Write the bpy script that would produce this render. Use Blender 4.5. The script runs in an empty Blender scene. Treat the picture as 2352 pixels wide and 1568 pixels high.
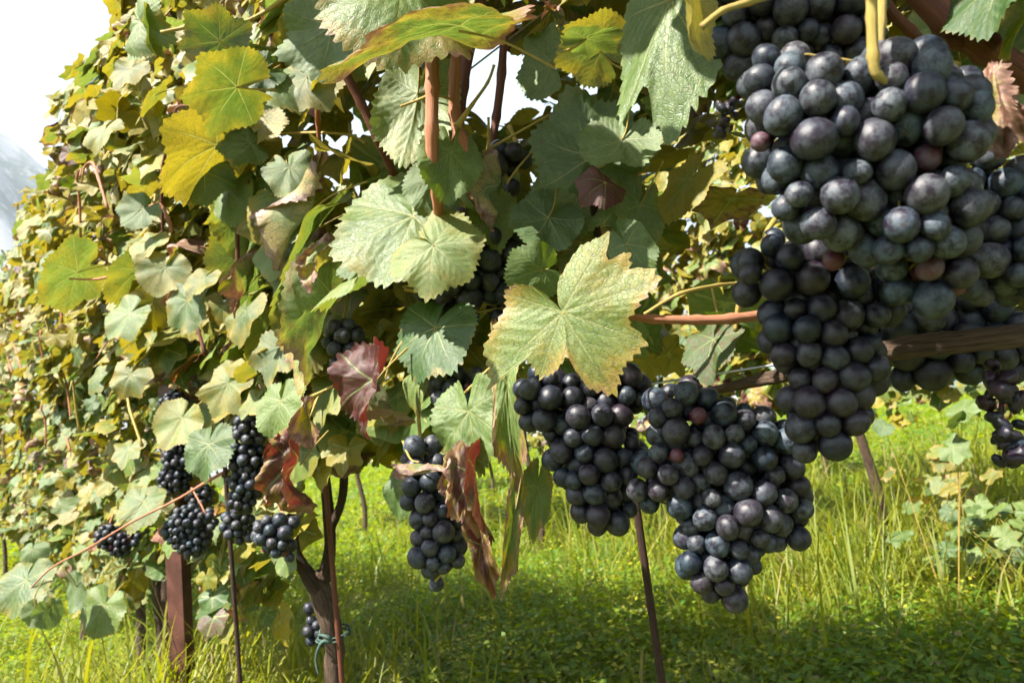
import bpy, math, random
import numpy as np
from mathutils import Vector, Matrix, Euler

R = math.radians
scene = bpy.context.scene
col = scene.collection

# ---------------------------------------------------------------- camera
CAM_H = 0.80
PITCH, ROLL = R(7.5), R(6.9)
F = 26 / 36 * 2352            # focal length in pixels of a 2352 x 1568 view of the photograph
fwd = Vector((0, math.cos(PITCH), math.sin(PITCH)))
right0 = Vector((1, 0, 0)); up0 = Vector((0, -math.sin(PITCH), math.cos(PITCH)))
c_right = right0 * math.cos(ROLL) - up0 * math.sin(ROLL)
c_up = right0 * math.sin(ROLL) + up0 * math.cos(ROLL)
CAM = Vector((0, 0, CAM_H))
cam_data = bpy.data.cameras.new('camera')
cam = bpy.data.objects.new('camera', cam_data); col.objects.link(cam)
cam_data.sensor_width = 36; cam_data.lens = 26; cam_data.clip_start = 0.02; cam_data.clip_end = 20000
m = Matrix((c_right, c_up, -fwd)).transposed().to_4x4(); m.translation = CAM
cam.matrix_world = m
cam_data.dof.use_dof = True; cam_data.dof.focus_distance = 0.68; cam_data.dof.aperture_fstop = 13
scene.camera = cam

# ---------------------------------------------------------------- sky, sun, exposure
ROW_A = R(40.0)
U = Vector((-math.sin(ROW_A), math.cos(ROW_A), 0))      # along the row, away from the camera
N = Vector((math.cos(ROW_A), math.sin(ROW_A), 0))       # from the camera across the row
ROW_D = 0.65
SUN_EL = R(51)
SUN_AZ_VEC = (-N * math.cos(R(6)) + U * math.sin(R(6))).normalized()
SUN_DIR = (SUN_AZ_VEC * math.cos(SUN_EL) + Vector((0, 0, math.sin(SUN_EL)))).normalized()
world = bpy.data.worlds.new('World'); scene.world = world; world.use_nodes = True
wn = world.node_tree.nodes; wl = world.node_tree.links
sky = wn.new('ShaderNodeTexSky'); sky.sky_type = 'NISHITA'; sky.sun_disc = False
sky.sun_elevation = SUN_EL
sky.sun_rotation = math.atan2(SUN_DIR.x, SUN_DIR.y)
sky.air_density = 1.0; sky.dust_density = 2.0; sky.ozone_density = 1.0; sky.altitude = 200
tcw = wn.new('ShaderNodeTexCoord'); sxyz = wn.new('ShaderNodeSeparateXYZ'); wl.new(tcw.outputs['Generated'], sxyz.inputs[0])
veil = wn.new('ShaderNodeMapRange'); veil.interpolation_type = 'SMOOTHSTEP'; wl.new(sxyz.outputs[2], veil.inputs[0])
for i_, v_ in zip((1, 2, 3, 4), (0.46, 0.66, 0.95, 0.0)): veil.inputs[i_].default_value = v_
cl = wn.new('ShaderNodeTexNoise'); cl.inputs['Scale'].default_value = 2.6; cl.inputs['Detail'].default_value = 5; wl.new(tcw.outputs['Generated'], cl.inputs['Vector'])
clr = wn.new('ShaderNodeMapRange'); wl.new(cl.outputs[0], clr.inputs[0])
for i_, v_ in zip((1, 2, 3, 4), (0.35, 0.65, 0.8, 1.05)): clr.inputs[i_].default_value = v_
vm = wn.new('ShaderNodeMath'); vm.operation = 'MULTIPLY'; vm.use_clamp = True; wl.new(veil.outputs[0], vm.inputs[0]); wl.new(clr.outputs[0], vm.inputs[1])
wm = wn.new('ShaderNodeMix'); wm.data_type = 'RGBA'; wl.new(vm.outputs[0], wm.inputs[0]); wl.new(sky.outputs[0], wm.inputs[6]); wm.inputs[7].default_value = (4.4, 5.5, 6.1, 1)
wl.new(wm.outputs[2], wn['Background'].inputs[0]); wn['Background'].inputs[1].default_value = 0.05
sd = bpy.data.lights.new('sun', 'SUN'); sd.energy = 5.0; sd.angle = R(0.5); sd.color = (1.0, 0.94, 0.84)
sun = bpy.data.objects.new('sun', sd); col.objects.link(sun)
sun.rotation_euler = SUN_DIR.to_track_quat('Z', 'Y').to_euler()
vs = scene.view_settings
vs.view_transform = 'Standard'; vs.look = 'None'; vs.exposure = 2.12; vs.gamma = 1; vs.use_curve_mapping = False
cy = scene.cycles
cy.use_denoising = True; cy.max_bounces = 4; cy.transmission_bounces = 3; cy.diffuse_bounces = 1; cy.glossy_bounces = 2
cy.use_adaptive_sampling = True; cy.adaptive_threshold = 0.03
cy.caustics_reflective = False; cy.caustics_refractive = False; cy.volume_bounces = 0

# ---------------------------------------------------------------- helpers
def at(px, py, d):
    """point seen at (px, py) of the 2352 x 1568 view, d metres deep"""
    return CAM + (fwd + c_right * ((px - 1176) / F) + c_up * ((784 - py) / F)) * d
def proj(p):
    v = Vector(p) - CAM; d = v.dot(fwd)
    if d < 1e-4: return (-9999, -9999, d)
    return (1176 + F * v.dot(c_right) / d, 784 - F * v.dot(c_up) / d, d)
def row(s, t, z, D=ROW_D):
    v = U * s + N * (D + t); return Vector((v.x, v.y, z))

def tag(o, label=None, cat=None, group=None, kind=None):
    if label: o['label'] = label
    if cat: o['category'] = cat
    if group: o['group'] = group
    if kind: o['kind'] = kind
    return o
def empty(name, loc):
    o = bpy.data.objects.new(name, None); o.location = loc; o.empty_display_size = 0.05
    col.objects.link(o); return o
def link(name, me, parent=None, mat=None, loc=None):
    o = bpy.data.objects.new(name, me); col.objects.link(o)
    if mat is not None and len(me.materials) == 0: me.materials.append(mat)
    if parent is not None:
        o.parent = parent
        if loc is None: loc = -parent.location          # the mesh is in world coordinates
    if loc is not None: o.location = loc
    return o
def mesh_np(name, V, Fs, smooth=True, mats=(), mat_idx=None, attrs=None, n=None):
    """Fs: int array (k, n) of same-size faces, or list of such arrays"""
    V = np.asarray(V, dtype=np.float32)
    if not isinstance(Fs, (list, tuple)): Fs = [Fs]
    Fs = [np.asarray(f, dtype=np.int32) for f in Fs if len(f)]
    me = bpy.data.meshes.new(name)
    nl = sum(f.size for f in Fs); nf = sum(len(f) for f in Fs)
    me.vertices.add(len(V)); me.vertices.foreach_set('co', V.ravel())
    me.loops.add(nl); me.loops.foreach_set('vertex_index', np.concatenate([f.ravel() for f in Fs]))
    me.polygons.add(nf)
    tot = np.concatenate([np.full(len(f), f.shape[1], np.int32) for f in Fs])
    st = np.concatenate([[0], np.cumsum(tot)[:-1]]).astype(np.int32)
    me.polygons.foreach_set('loop_start', st); me.polygons.foreach_set('loop_total', tot)
    me.polygons.foreach_set('use_smooth', np.full(nf, smooth, bool))
    for mt in mats: me.materials.append(mt)
    if mat_idx is not None: me.polygons.foreach_set('material_index', np.asarray(mat_idx, np.int32))
    for k, (typ, arr) in (attrs or {}).items():
        a = me.attributes.new(k, typ, 'POINT')
        a.data.foreach_set({'FLOAT': 'value', 'FLOAT_VECTOR': 'vector', 'FLOAT_COLOR': 'color'}[typ], np.asarray(arr, np.float32).ravel())
    me.update(calc_edges=True); me.validate()
    return me

def smooth_path(pts, rad, sub=5):
    P = [np.array(p, float) for p in pts]; n = len(P)
    if n < 3: sub = max(2, sub)
    out, ro = [], []
    for i in range(n - 1):
        p0 = P[max(0, i - 1)]; p1 = P[i]; p2 = P[i + 1]; p3 = P[min(n - 1, i + 2)]
        for k in range(sub):
            t = k / sub
            out.append(0.5 * ((2 * p1) + (-p0 + p2) * t + (2 * p0 - 5 * p1 + 4 * p2 - p3) * t * t + (-p0 + 3 * p1 - 3 * p2 + p3) * t ** 3))
            ro.append(rad[i] * (1 - t) + rad[i + 1] * t)
    out.append(P[-1]); ro.append(rad[-1])
    return np.array(out), np.array(ro)
def tube_np(pts, rad, sides=8, sub=5, rough=0.0, seed=0, nodes=0.0):
    """returns V, quads, tubeco; nodes: swelling at the given points"""
    if not hasattr(rad, '__len__'): rad = [rad] * len(pts)
    C, r = smooth_path(pts, list(rad), sub)
    rng = np.random.default_rng(seed)
    if nodes:
        for i in range(len(C)):
            if i % sub == 0: r[i] *= 1 + nodes
    n = len(C); T = np.gradient(C, axis=0); T /= np.linalg.norm(T, axis=1)[:, None] + 1e-9
    ref = np.array([0, 0, 1.0]) if abs(T[0][2]) < 0.8 else np.array([1.0, 0, 0])
    a = np.cross(T[0], ref); a /= np.linalg.norm(a)
    V = []; co = []; L = 0
    ph = rng.uniform(0, 6.28, 6)
    ang = np.arange(sides) * 2 * math.pi / sides
    for i in range(n):
        a = a - T[i] * a.dot(T[i]); a /= np.linalg.norm(a); b = np.cross(T[i], a)
        if i: L += np.linalg.norm(C[i] - C[i - 1])
        rr = np.full(sides, r[i])
        if rough:
            rr = rr * (1 + rough * (np.sin(2 * ang + ph[0] + L * 30) * .5 + np.sin(3 * ang + ph[1] - L * 55) * .4 + rng.uniform(-.5, .5, sides)))
        V.append(C[i] + np.outer(np.cos(ang) * rr, a) + np.outer(np.sin(ang) * rr, b))
        co.append(np.stack([np.cos(ang), np.sin(ang), np.full(sides, L)], 1))
    V = np.concatenate(V + [C[:1], C[-1:]]); co = np.concatenate(co + [np.array([[0, 0, 0.]]), np.array([[0, 0, L]])])
    q = []
    for i in range(n - 1):
        for j in range(sides):
            k = (j + 1) % sides
            q.append((i * sides + j, i * sides + k, (i + 1) * sides + k, (i + 1) * sides + j))
    c0, c1 = n * sides, n * sides + 1
    tr = []
    for j in range(sides):
        k = (j + 1) % sides
        tr.append((c0, k, j)); tr.append((c1, (n - 1) * sides + j, (n - 1) * sides + k))
    return V, np.array(q), np.array(tr), co
def tubes_mesh(name, specs, mat):
    Vs, Q, T, CO = [], [], [], []; off = 0
    for sp in specs:
        V, q, t, co = tube_np(**sp)
        Vs.append(V); Q.append(q + off); T.append(t + off); CO.append(co); off += len(V)
    return mesh_np(name, np.concatenate(Vs), [np.concatenate(Q), np.concatenate(T)], mats=(mat,),
                   attrs={'tubeco': ('FLOAT_VECTOR', np.concatenate(CO))})
def tube(name, pts, rad, mat, parent, **kw):
    return link(name, tubes_mesh(name, [dict(pts=pts, rad=rad, **kw)], mat), parent)

# ---------------------------------------------------------------- materials
class NT:
    def __init__(s, name):
        s.m = bpy.data.materials.new(name); s.m.use_nodes = True
        s.t = s.m.node_tree; s.t.nodes.clear(); s.out = s.n('ShaderNodeOutputMaterial')
    def n(s, typ, **kw):
        nd = s.t.nodes.new(typ)
        for k, v in kw.items(): setattr(nd, k, v)
        return nd
    def set(s, sock, v):
        if isinstance(v, bpy.types.NodeSocket): s.t.links.new(v, sock)
        elif v is not None: sock.default_value = v
    def math(s, op, a, b=None, c=None, clamp=False):
        nd = s.n('ShaderNodeMath', operation=op, use_clamp=clamp)
        for i, v in enumerate((a, b, c)): s.set(nd.inputs[i], v)
        return nd.outputs[0]
    def vmath(s, op, a, b=None):
        nd = s.n('ShaderNodeVectorMath', operation=op)
        s.set(nd.inputs[0], a)
        if b is not None: s.set(nd.inputs[3] if op == 'SCALE' else nd.inputs[1], b)
        return nd.outputs[0]
    def mix(s, f, a, b):
        nd = s.n('ShaderNodeMix', data_type='RGBA')
        s.set(nd.inputs[0], f); s.set(nd.inputs[6], a); s.set(nd.inputs[7], b)
        return nd.outputs[2]
    def noise(s, vec, scale, detail=2, rough=0.5, dist=0):
        nd = s.n('ShaderNodeTexNoise'); s.set(nd.inputs['Vector'], vec)
        nd.inputs['Scale'].default_value = scale; nd.inputs['Detail'].default_value = detail
        nd.inputs['Roughness'].default_value = rough; nd.inputs['Distortion'].default_value = dist
        return nd.outputs[0]
    def ramp(s, f, lo, hi, a=0.0, b=1.0):
        nd = s.n('ShaderNodeMapRange', clamp=True, interpolation_type='SMOOTHSTEP')
        s.set(nd.inputs[0], f)
        for i, v in zip((1, 2, 3, 4), (lo, hi, a, b)): s.set(nd.inputs[i], v)
        return nd.outputs[0]
    def attr(s, name, out=2):
        nd = s.n('ShaderNodeAttribute', attribute_name=name); return nd.outputs[out]   # 0 colour 1 vector 2 fac
    def bump(s, h, strength, dist, normal=None):
        nd = s.n('ShaderNodeBump'); nd.inputs['Strength'].default_value = strength; nd.inputs['Distance'].default_value = dist
        s.set(nd.inputs['Height'], h)
        if normal is not None: s.set(nd.inputs['Normal'], normal)
        return nd.outputs[0]
    def bsdf(s, color, rough=0.5, spec=0.5, normal=None, **kw):
        nd = s.n('ShaderNodeBsdfPrincipled'); s.set(nd.inputs['Base Color'], color); s.set(nd.inputs['Roughness'], rough)
        s.set(nd.inputs['Specular IOR Level'], spec)
        if normal is not None: s.set(nd.inputs['Normal'], normal)
        for k, v in kw.items(): s.set(nd.inputs[k], v)
        return nd.outputs[0]
    def done(s, sh): s.t.links.new(sh, s.out.inputs[0]); return s.m
def C4(r, g, b): return (r, g, b, 1.0)

def leaf_material(name, tint_attr=False, fine=True):
    """tint: r = yellowing, g = browning from the margin inwards, b = red"""
    k = NT(name)
    info = k.n('ShaderNodeObjectInfo')
    if tint_attr:
        ta = k.n('ShaderNodeAttribute', attribute_name='tint'); tint = ta.outputs[0]; rnd = ta.outputs[3]
    else:
        tint = info.outputs['Color']; rnd = info.outputs['Random']
    sep = k.n('ShaderNodeSeparateColor'); k.set(sep.inputs[0], tint); ty, tb, tr = sep.outputs[0], sep.outputs[1], sep.outputs[2]
    co = k.attr('leafco', 1)
    off = k.vmath('SCALE', (17.0, 5.0, 9.0), k.math('MULTIPLY', rnd, 7.0))
    vec = k.vmath('ADD', co, off)
    vein = k.attr('vein'); edge = k.attr('edge')
    n1 = k.noise(vec, 2.3, 4, 0.6)
    n2 = k.noise(vec, 7.0, 3, 0.6)
    # green, yellow, brown, red
    green = k.mix(k.math('POWER', rnd, 1.1), C4(0.034, 0.096, 0.018), C4(0.170, 0.250, 0.050))
    green = k.mix(k.math('MULTIPLY', k.ramp(n2, 0.35, 0.75), k.math('ADD', 0.25, k.math('MULTIPLY', rnd, 0.6))), green, C4(0.205, 0.270, 0.070))
    yel = k.mix(n2, C4(0.23, 0.205, 0.016), C4(0.34, 0.255, 0.030))
    ymask = k.ramp(k.math('ADD', k.math('ADD', ty, k.math('MULTIPLY', edge, 0.22)), k.math('MULTIPLY', k.math('SUBTRACT', n1, 0.5), 0.9)), 0.30, 0.85)
    c = k.mix(ymask, green, yel)
    bm_ = k.math('ADD', k.math('MULTIPLY', edge, 0.45), k.math('MULTIPLY', k.math('SUBTRACT', n1, 0.5), 1.1))
    bmask = k.ramp(k.math('ADD', bm_, tb), 0.80, 0.98)
    redm = k.ramp(k.math('ADD', k.math('MULTIPLY', k.math('SUBTRACT', n2, 0.5), 0.8), tr), 0.30, 0.75)
    redm = k.math('MULTIPLY', redm, k.math('SUBTRACT', 1.0, k.math('MULTIPLY', vein, 0.6)))
    c = k.mix(redm, c, k.mix(n1, C4(0.060, 0.004, 0.007), C4(0.125, 0.014, 0.018)))
    brown = k.mix(k.ramp(n2, 0.35, 0.7), C4(0.13, 0.045, 0.034), C4(0.40, 0.215, 0.145))
    halo = k.ramp(k.math('ADD', bm_, tb), 0.62, 0.82)
    c = k.mix(k.math('MULTIPLY', halo, 0.65), c, C4(0.42, 0.27, 0.05))
    c = k.mix(bmask, c, brown)
    # veins and the fine net between them
    spots = k.ramp(k.noise(vec, 19.0, 2, 0.5), 0.64, 0.70)
    c = k.mix(k.math('MULTIPLY', spots, 0.55), c, C4(0.10, 0.055, 0.02))
    pale_v = k.ramp(vein, 0.52, 0.85)
    dark_v = k.math('MULTIPLY', k.ramp(vein, 0.12, 0.40), k.math('SUBTRACT', 1.0, pale_v))
    c = k.mix(k.math('MULTIPLY', dark_v, 0.4), c, C4(0.050, 0.085, 0.018))
    c = k.mix(k.math('MULTIPLY', pale_v, 0.7), c, C4(0.32, 0.33, 0.10))
    nrm = None
    if fine:
        vo = k.n('ShaderNodeTexVoronoi', feature='DISTANCE_TO_EDGE'); k.set(vo.inputs['Vector'], k.vmath('ADD', vec, k.vmath('SCALE', co, 0.0)))
        vo.inputs['Scale'].default_value = 21
        net = k.ramp(vo.outputs['Distance'], 0.0, 0.075)
        vo2 = k.n('ShaderNodeTexVoronoi', feature='DISTANCE_TO_EDGE'); k.set(vo2.inputs['Vector'], vec); vo2.inputs['Scale'].default_value = 44
        net2 = k.ramp(vo2.outputs['Distance'], 0.0, 0.2)
        c = k.mix(k.math('MULTIPLY', k.math('SUBTRACT', 1.0, net), 0.55), c, C4(0.045, 0.075, 0.018))
        h = k.math('ADD', k.math('ADD', k.math('MULTIPLY', net, 0.75), k.math('MULTIPLY', net2, 0.3)), k.math('MULTIPLY', n2, 0.6))
        nrm = k.bump(h, 0.32, 0.0013)
    # paler underside
    geo = k.n('ShaderNodeNewGeometry')
    hs = k.n('ShaderNodeHueSaturation'); hs.inputs['Saturation'].default_value = 0.8; hs.inputs['Value'].default_value = 1.2; k.set(hs.inputs['Color'], c)
    c = k.mix(geo.outputs['Backfacing'], c, hs.outputs[0])
    rough = k.math('ADD', 0.42, k.math('MULTIPLY', n2, 0.20))
    top = k.bsdf(c, rough, 0.85 if fine else 0.5, nrm)
    tg = k.n('ShaderNodeHueSaturation'); tg.inputs['Saturation'].default_value = 1.3; tg.inputs['Value'].default_value = 1.35; k.set(tg.inputs['Color'], c)
    tcol = k.mix(0.45, tg.outputs[0], k.mix(ymask, C4(0.15, 0.18, 0.006), C4(0.27, 0.20, 0.008)))
    tcol = k.mix(bmask, tcol, k.mix(n2, C4(0.16, 0.05, 0.02), C4(0.32, 0.14, 0.06)))
    tcol = k.mix(redm, tcol, C4(0.15, 0.014, 0.012))
    tr_ = k.n('ShaderNodeBsdfTranslucent'); k.set(tr_.inputs[0], tcol)
    if nrm is not None: k.set(tr_.inputs[1], nrm)
    mx = k.n('ShaderNodeMixShader'); k.set(mx.inputs[0], k.math('SUBTRACT', 0.38, k.math('MULTIPLY', bmask, 0.2)))
    k.t.links.new(top, mx.inputs[1]); k.t.links.new(tr_.outputs[0], mx.inputs[2])
    return k.done(mx.outputs[0])

def grape_material():
    k = NT('grape_skin')
    info = k.n('ShaderNodeObjectInfo')
    tc = k.n('ShaderNodeTexCoord')
    rnd = info.outputs['Random']
    vec = k.vmath('ADD', tc.outputs['Object'], k.vmath('SCALE', (31.0, 13.0, 7.0), rnd))
    sep = k.n('ShaderNodeSeparateColor'); k.set(sep.inputs[0], info.outputs['Color']); bl, rd = sep.outputs[0], sep.outputs[1]
    n1 = k.noise(vec, 1.6, 5, 0.65); n2 = k.noise(vec, 9.0, 4, 0.7); n3 = k.noise(vec, 30.0, 2, 0.6)
    skin = k.mix(rnd, C4(0.002, 0.006, 0.014), C4(0.005, 0.005, 0.012))
    skin = k.mix(rd, skin, C4(0.11, 0.018, 0.035))
    bloom = k.ramp(k.math('ADD', k.math('MULTIPLY', n1, 0.65), k.math('MULTIPLY', n2, 0.35)), 0.40, 0.60)
    fleck = k.ramp(n2, 0.54, 0.64)
    bloom = k.math('MULTIPLY', bloom, k.math('SUBTRACT', 1.0, k.math('MULTIPLY', fleck, 0.55)))
    bloom = k.math('MULTIPLY', bloom, k.ramp(n3, 0.30, 0.60, 0.45, 1.2))
    bloom = k.math('MULTIPLY', bloom, bl, clamp=True)  # bl scales the wax; its low values also put shade into the colour
    bc = k.mix(rnd, C4(0.060, 0.098, 0.132), C4(0.125, 0.136, 0.148))
    bc = k.mix(k.math('MULTIPLY', rd, 0.7), bc, C4(0.12, 0.045, 0.055))
    c = k.mix(k.math('MULTIPLY', bloom, 0.95), skin, bc)
    # the small scar at the tip
    ob = k.n('ShaderNodeSeparateXYZ'); k.set(ob.inputs[0], tc.outputs['Object'])
    rr = k.math('POWER', k.math('ADD', k.math('POWER', ob.outputs[0], 2.0), k.math('POWER', ob.outputs[1], 2.0)), 0.5)
    scar = k.math('MULTIPLY', k.ramp(rr, 0.07, 0.12, 1, 0), k.math('LESS_THAN', ob.outputs[2], 0.0))
    c = k.mix(scar, c, C4(0.05, 0.03, 0.02))
    rough = k.math('ADD', 0.34, k.math('MULTIPLY', bloom, 0.34))
    nrm = k.bump(k.math('ADD', n2, k.math('MULTIPLY', n3, .5)), 0.12, 0.05)
    return k.done(k.bsdf(c, rough, 0.4, nrm))

def bark_material(name, a, b, scale=60, stretch=6, rough=0.8, bumpd=0.004):
    k = NT(name); co = k.attr('tubeco', 1)
    mp = k.n('ShaderNodeMapping'); k.set(mp.inputs[0], co); mp.inputs['Scale'].default_value = (1, 1, scale / stretch)
    n1 = k.noise(mp.outputs[0], 3.2, 5, 0.7, 0.4)
    mp2 = k.n('ShaderNodeMapping'); k.set(mp2.inputs[0], co); mp2.inputs['Scale'].default_value = (2.4, 2.4, scale / stretch * .5)
    n2 = k.noise(mp2.outputs[0], 6.0, 3, 0.6)
    c = k.mix(k.ramp(n1, 0.3, 0.7), C4(*a), C4(*b))
    c = k.mix(k.math('MULTIPLY', k.ramp(n2, 0.55, 0.7), 0.5), c, C4(a[0] * .45, a[1] * .45, a[2] * .45))
    return k.done(k.bsdf(c, rough, 0.3, k.bump(k.math('ADD', n1, n2), 0.8, bumpd)))

def grass_material(name, a, b, trans, tf=0.45):
    k = NT(name); ta = k.n('ShaderNodeAttribute', attribute_name='tint'); sep = k.n('ShaderNodeSeparateColor'); k.set(sep.inputs[0], ta.outputs[0])
    c = k.mix(sep.outputs[0], C4(*a), C4(*b)); c = k.mix(sep.outputs[1], c, C4(0.34, 0.27, 0.12))
    t = k.mix(sep.outputs[0], C4(*trans), C4(trans[0] * 1.5, trans[1] * 1.15, trans[2])); t = k.mix(sep.outputs[1], t, C4(0.4, 0.3, 0.12))
    d = k.bsdf(c, 0.5, 0.4); tr_ = k.n('ShaderNodeBsdfTranslucent'); k.set(tr_.inputs[0], t)
    mx = k.n('ShaderNodeMixShader'); mx.inputs[0].default_value = tf
    k.t.links.new(d, mx.inputs[1]); k.t.links.new(tr_.outputs[0], mx.inputs[2]); return k.done(mx.outputs[0])

M_LEAF = leaf_material('vine_leaf')
M_LEAFS = leaf_material('vine_leaf_mass', tint_attr=True, fine=False)
M_GRAPE = grape_material()
M_CANE = bark_material('cane_bark', (0.36, 0.135, 0.070), (0.50, 0.22, 0.125), 60, 10, 0.55, 0.001)
M_CANE_DARK = bark_material('dark_cane_bark', (0.10, 0.032, 0.022), (0.17, 0.060, 0.035), 60, 10, 0.5, 0.001)
M_SHOOT = bark_material('shoot_skin', (0.30, 0.26, 0.045), (0.46, 0.30, 0.10), 60, 10, 0.5, 0.0006)
M_BARK = bark_material('old_bark', (0.060, 0.038, 0.026), (0.175, 0.115, 0.075), 60, 5, 0.9, 0.02)
M_CORDON = bark_material('cordon_bark', (0.075, 0.048, 0.034), (0.22, 0.145, 0.100), 60, 6, 0.9, 0.012)
M_ARM = bark_material('arm_bark', (0.045, 0.028, 0.020), (0.115, 0.070, 0.048), 60, 6, 0.85, 0.012)
M_DRY = bark_material('dry_stalk', (0.03, 0.018, 0.018), (0.07, 0.04, 0.04), 60, 10, 0.8, 0.001)
M_RUST = bark_material('rusted_iron', (0.035, 0.018, 0.014), (0.075, 0.036, 0.028), 60, 3, 0.7, 0.003)
def plain(name, c, rough, metal=0.0, spec=0.5, nscale=40, var=0.25):
    k = NT(name); tc = k.n('ShaderNodeTexCoord'); n = k.noise(tc.outputs['Object'], nscale, 4, 0.6)
    cc = k.mix(k.ramp(n, .3, .7), C4(*[x * (1 - var) for x in c]), C4(*[x * (1 + var) for x in c]))
    return k.done(k.bsdf(cc, k.math('ADD', rough, k.math('MULTIPLY', n, .15)), spec, k.bump(n, .15, .002), Metallic=metal))
M_POST = plain('painted_steel', (0.080, 0.030, 0.026), 0.30, 0.0, 0.6, 22, 0.4)
M_WIRE = plain('zinc_wire', (0.42, 0.43, 0.44), 0.35, 0.8)
M_TIE = plain('green_twine', (0.045, 0.085, 0.07), 0.8)
M_GRASS = grass_material('grass_blade', (0.105, 0.165, 0.014), (0.28, 0.28, 0.03), (0.32, 0.38, 0.012))
M_COVER = grass_material('clover_leaf', (0.074, 0.165, 0.014), (0.21, 0.25, 0.018), (0.27, 0.40, 0.010))
M_FLOWER = grass_material('flower_head', (0.36, 0.38, 0.03), (0.52, 0.46, 0.03), (0.5, 0.5, 0.03))
def ground_material():
    k = NT('soil_turf'); tc = k.n('ShaderNodeTexCoord'); n = k.noise(tc.outputs['Object'], 3.0, 6, 0.7); n2 = k.noise(tc.outputs['Object'], 0.05, 3, 0.6)
    c = k.mix(k.ramp(n, .35, .65), C4(0.045, 0.065, 0.015), C4(0.10, 0.12, 0.025)); c = k.mix(k.math('MULTIPLY', n2, .4), c, C4(0.13, 0.12, 0.04))
    return k.done(k.bsdf(c, 0.9, 0.1, k.bump(n, .6, .05)))
def mountain_material():
    k = NT('mountain_rock'); tc = k.n('ShaderNodeTexCoord'); n = k.noise(tc.outputs['Object'], 0.004, 8, 0.65); n2 = k.noise(tc.outputs['Object'], 0.02, 6, 0.7)
    c = k.mix(k.ramp(n, .42, .58), C4(0.07, 0.10, 0.09), C4(0.30, 0.31, 0.33)); c = k.mix(k.math('MULTIPLY', k.ramp(n2, .5, .65), .6), c, C4(0.52, 0.52, 0.52))
    return k.done(k.bsdf(c, 0.95, 0.1))
M_GROUND = ground_material(); M_MOUNT = mountain_material()

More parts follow.
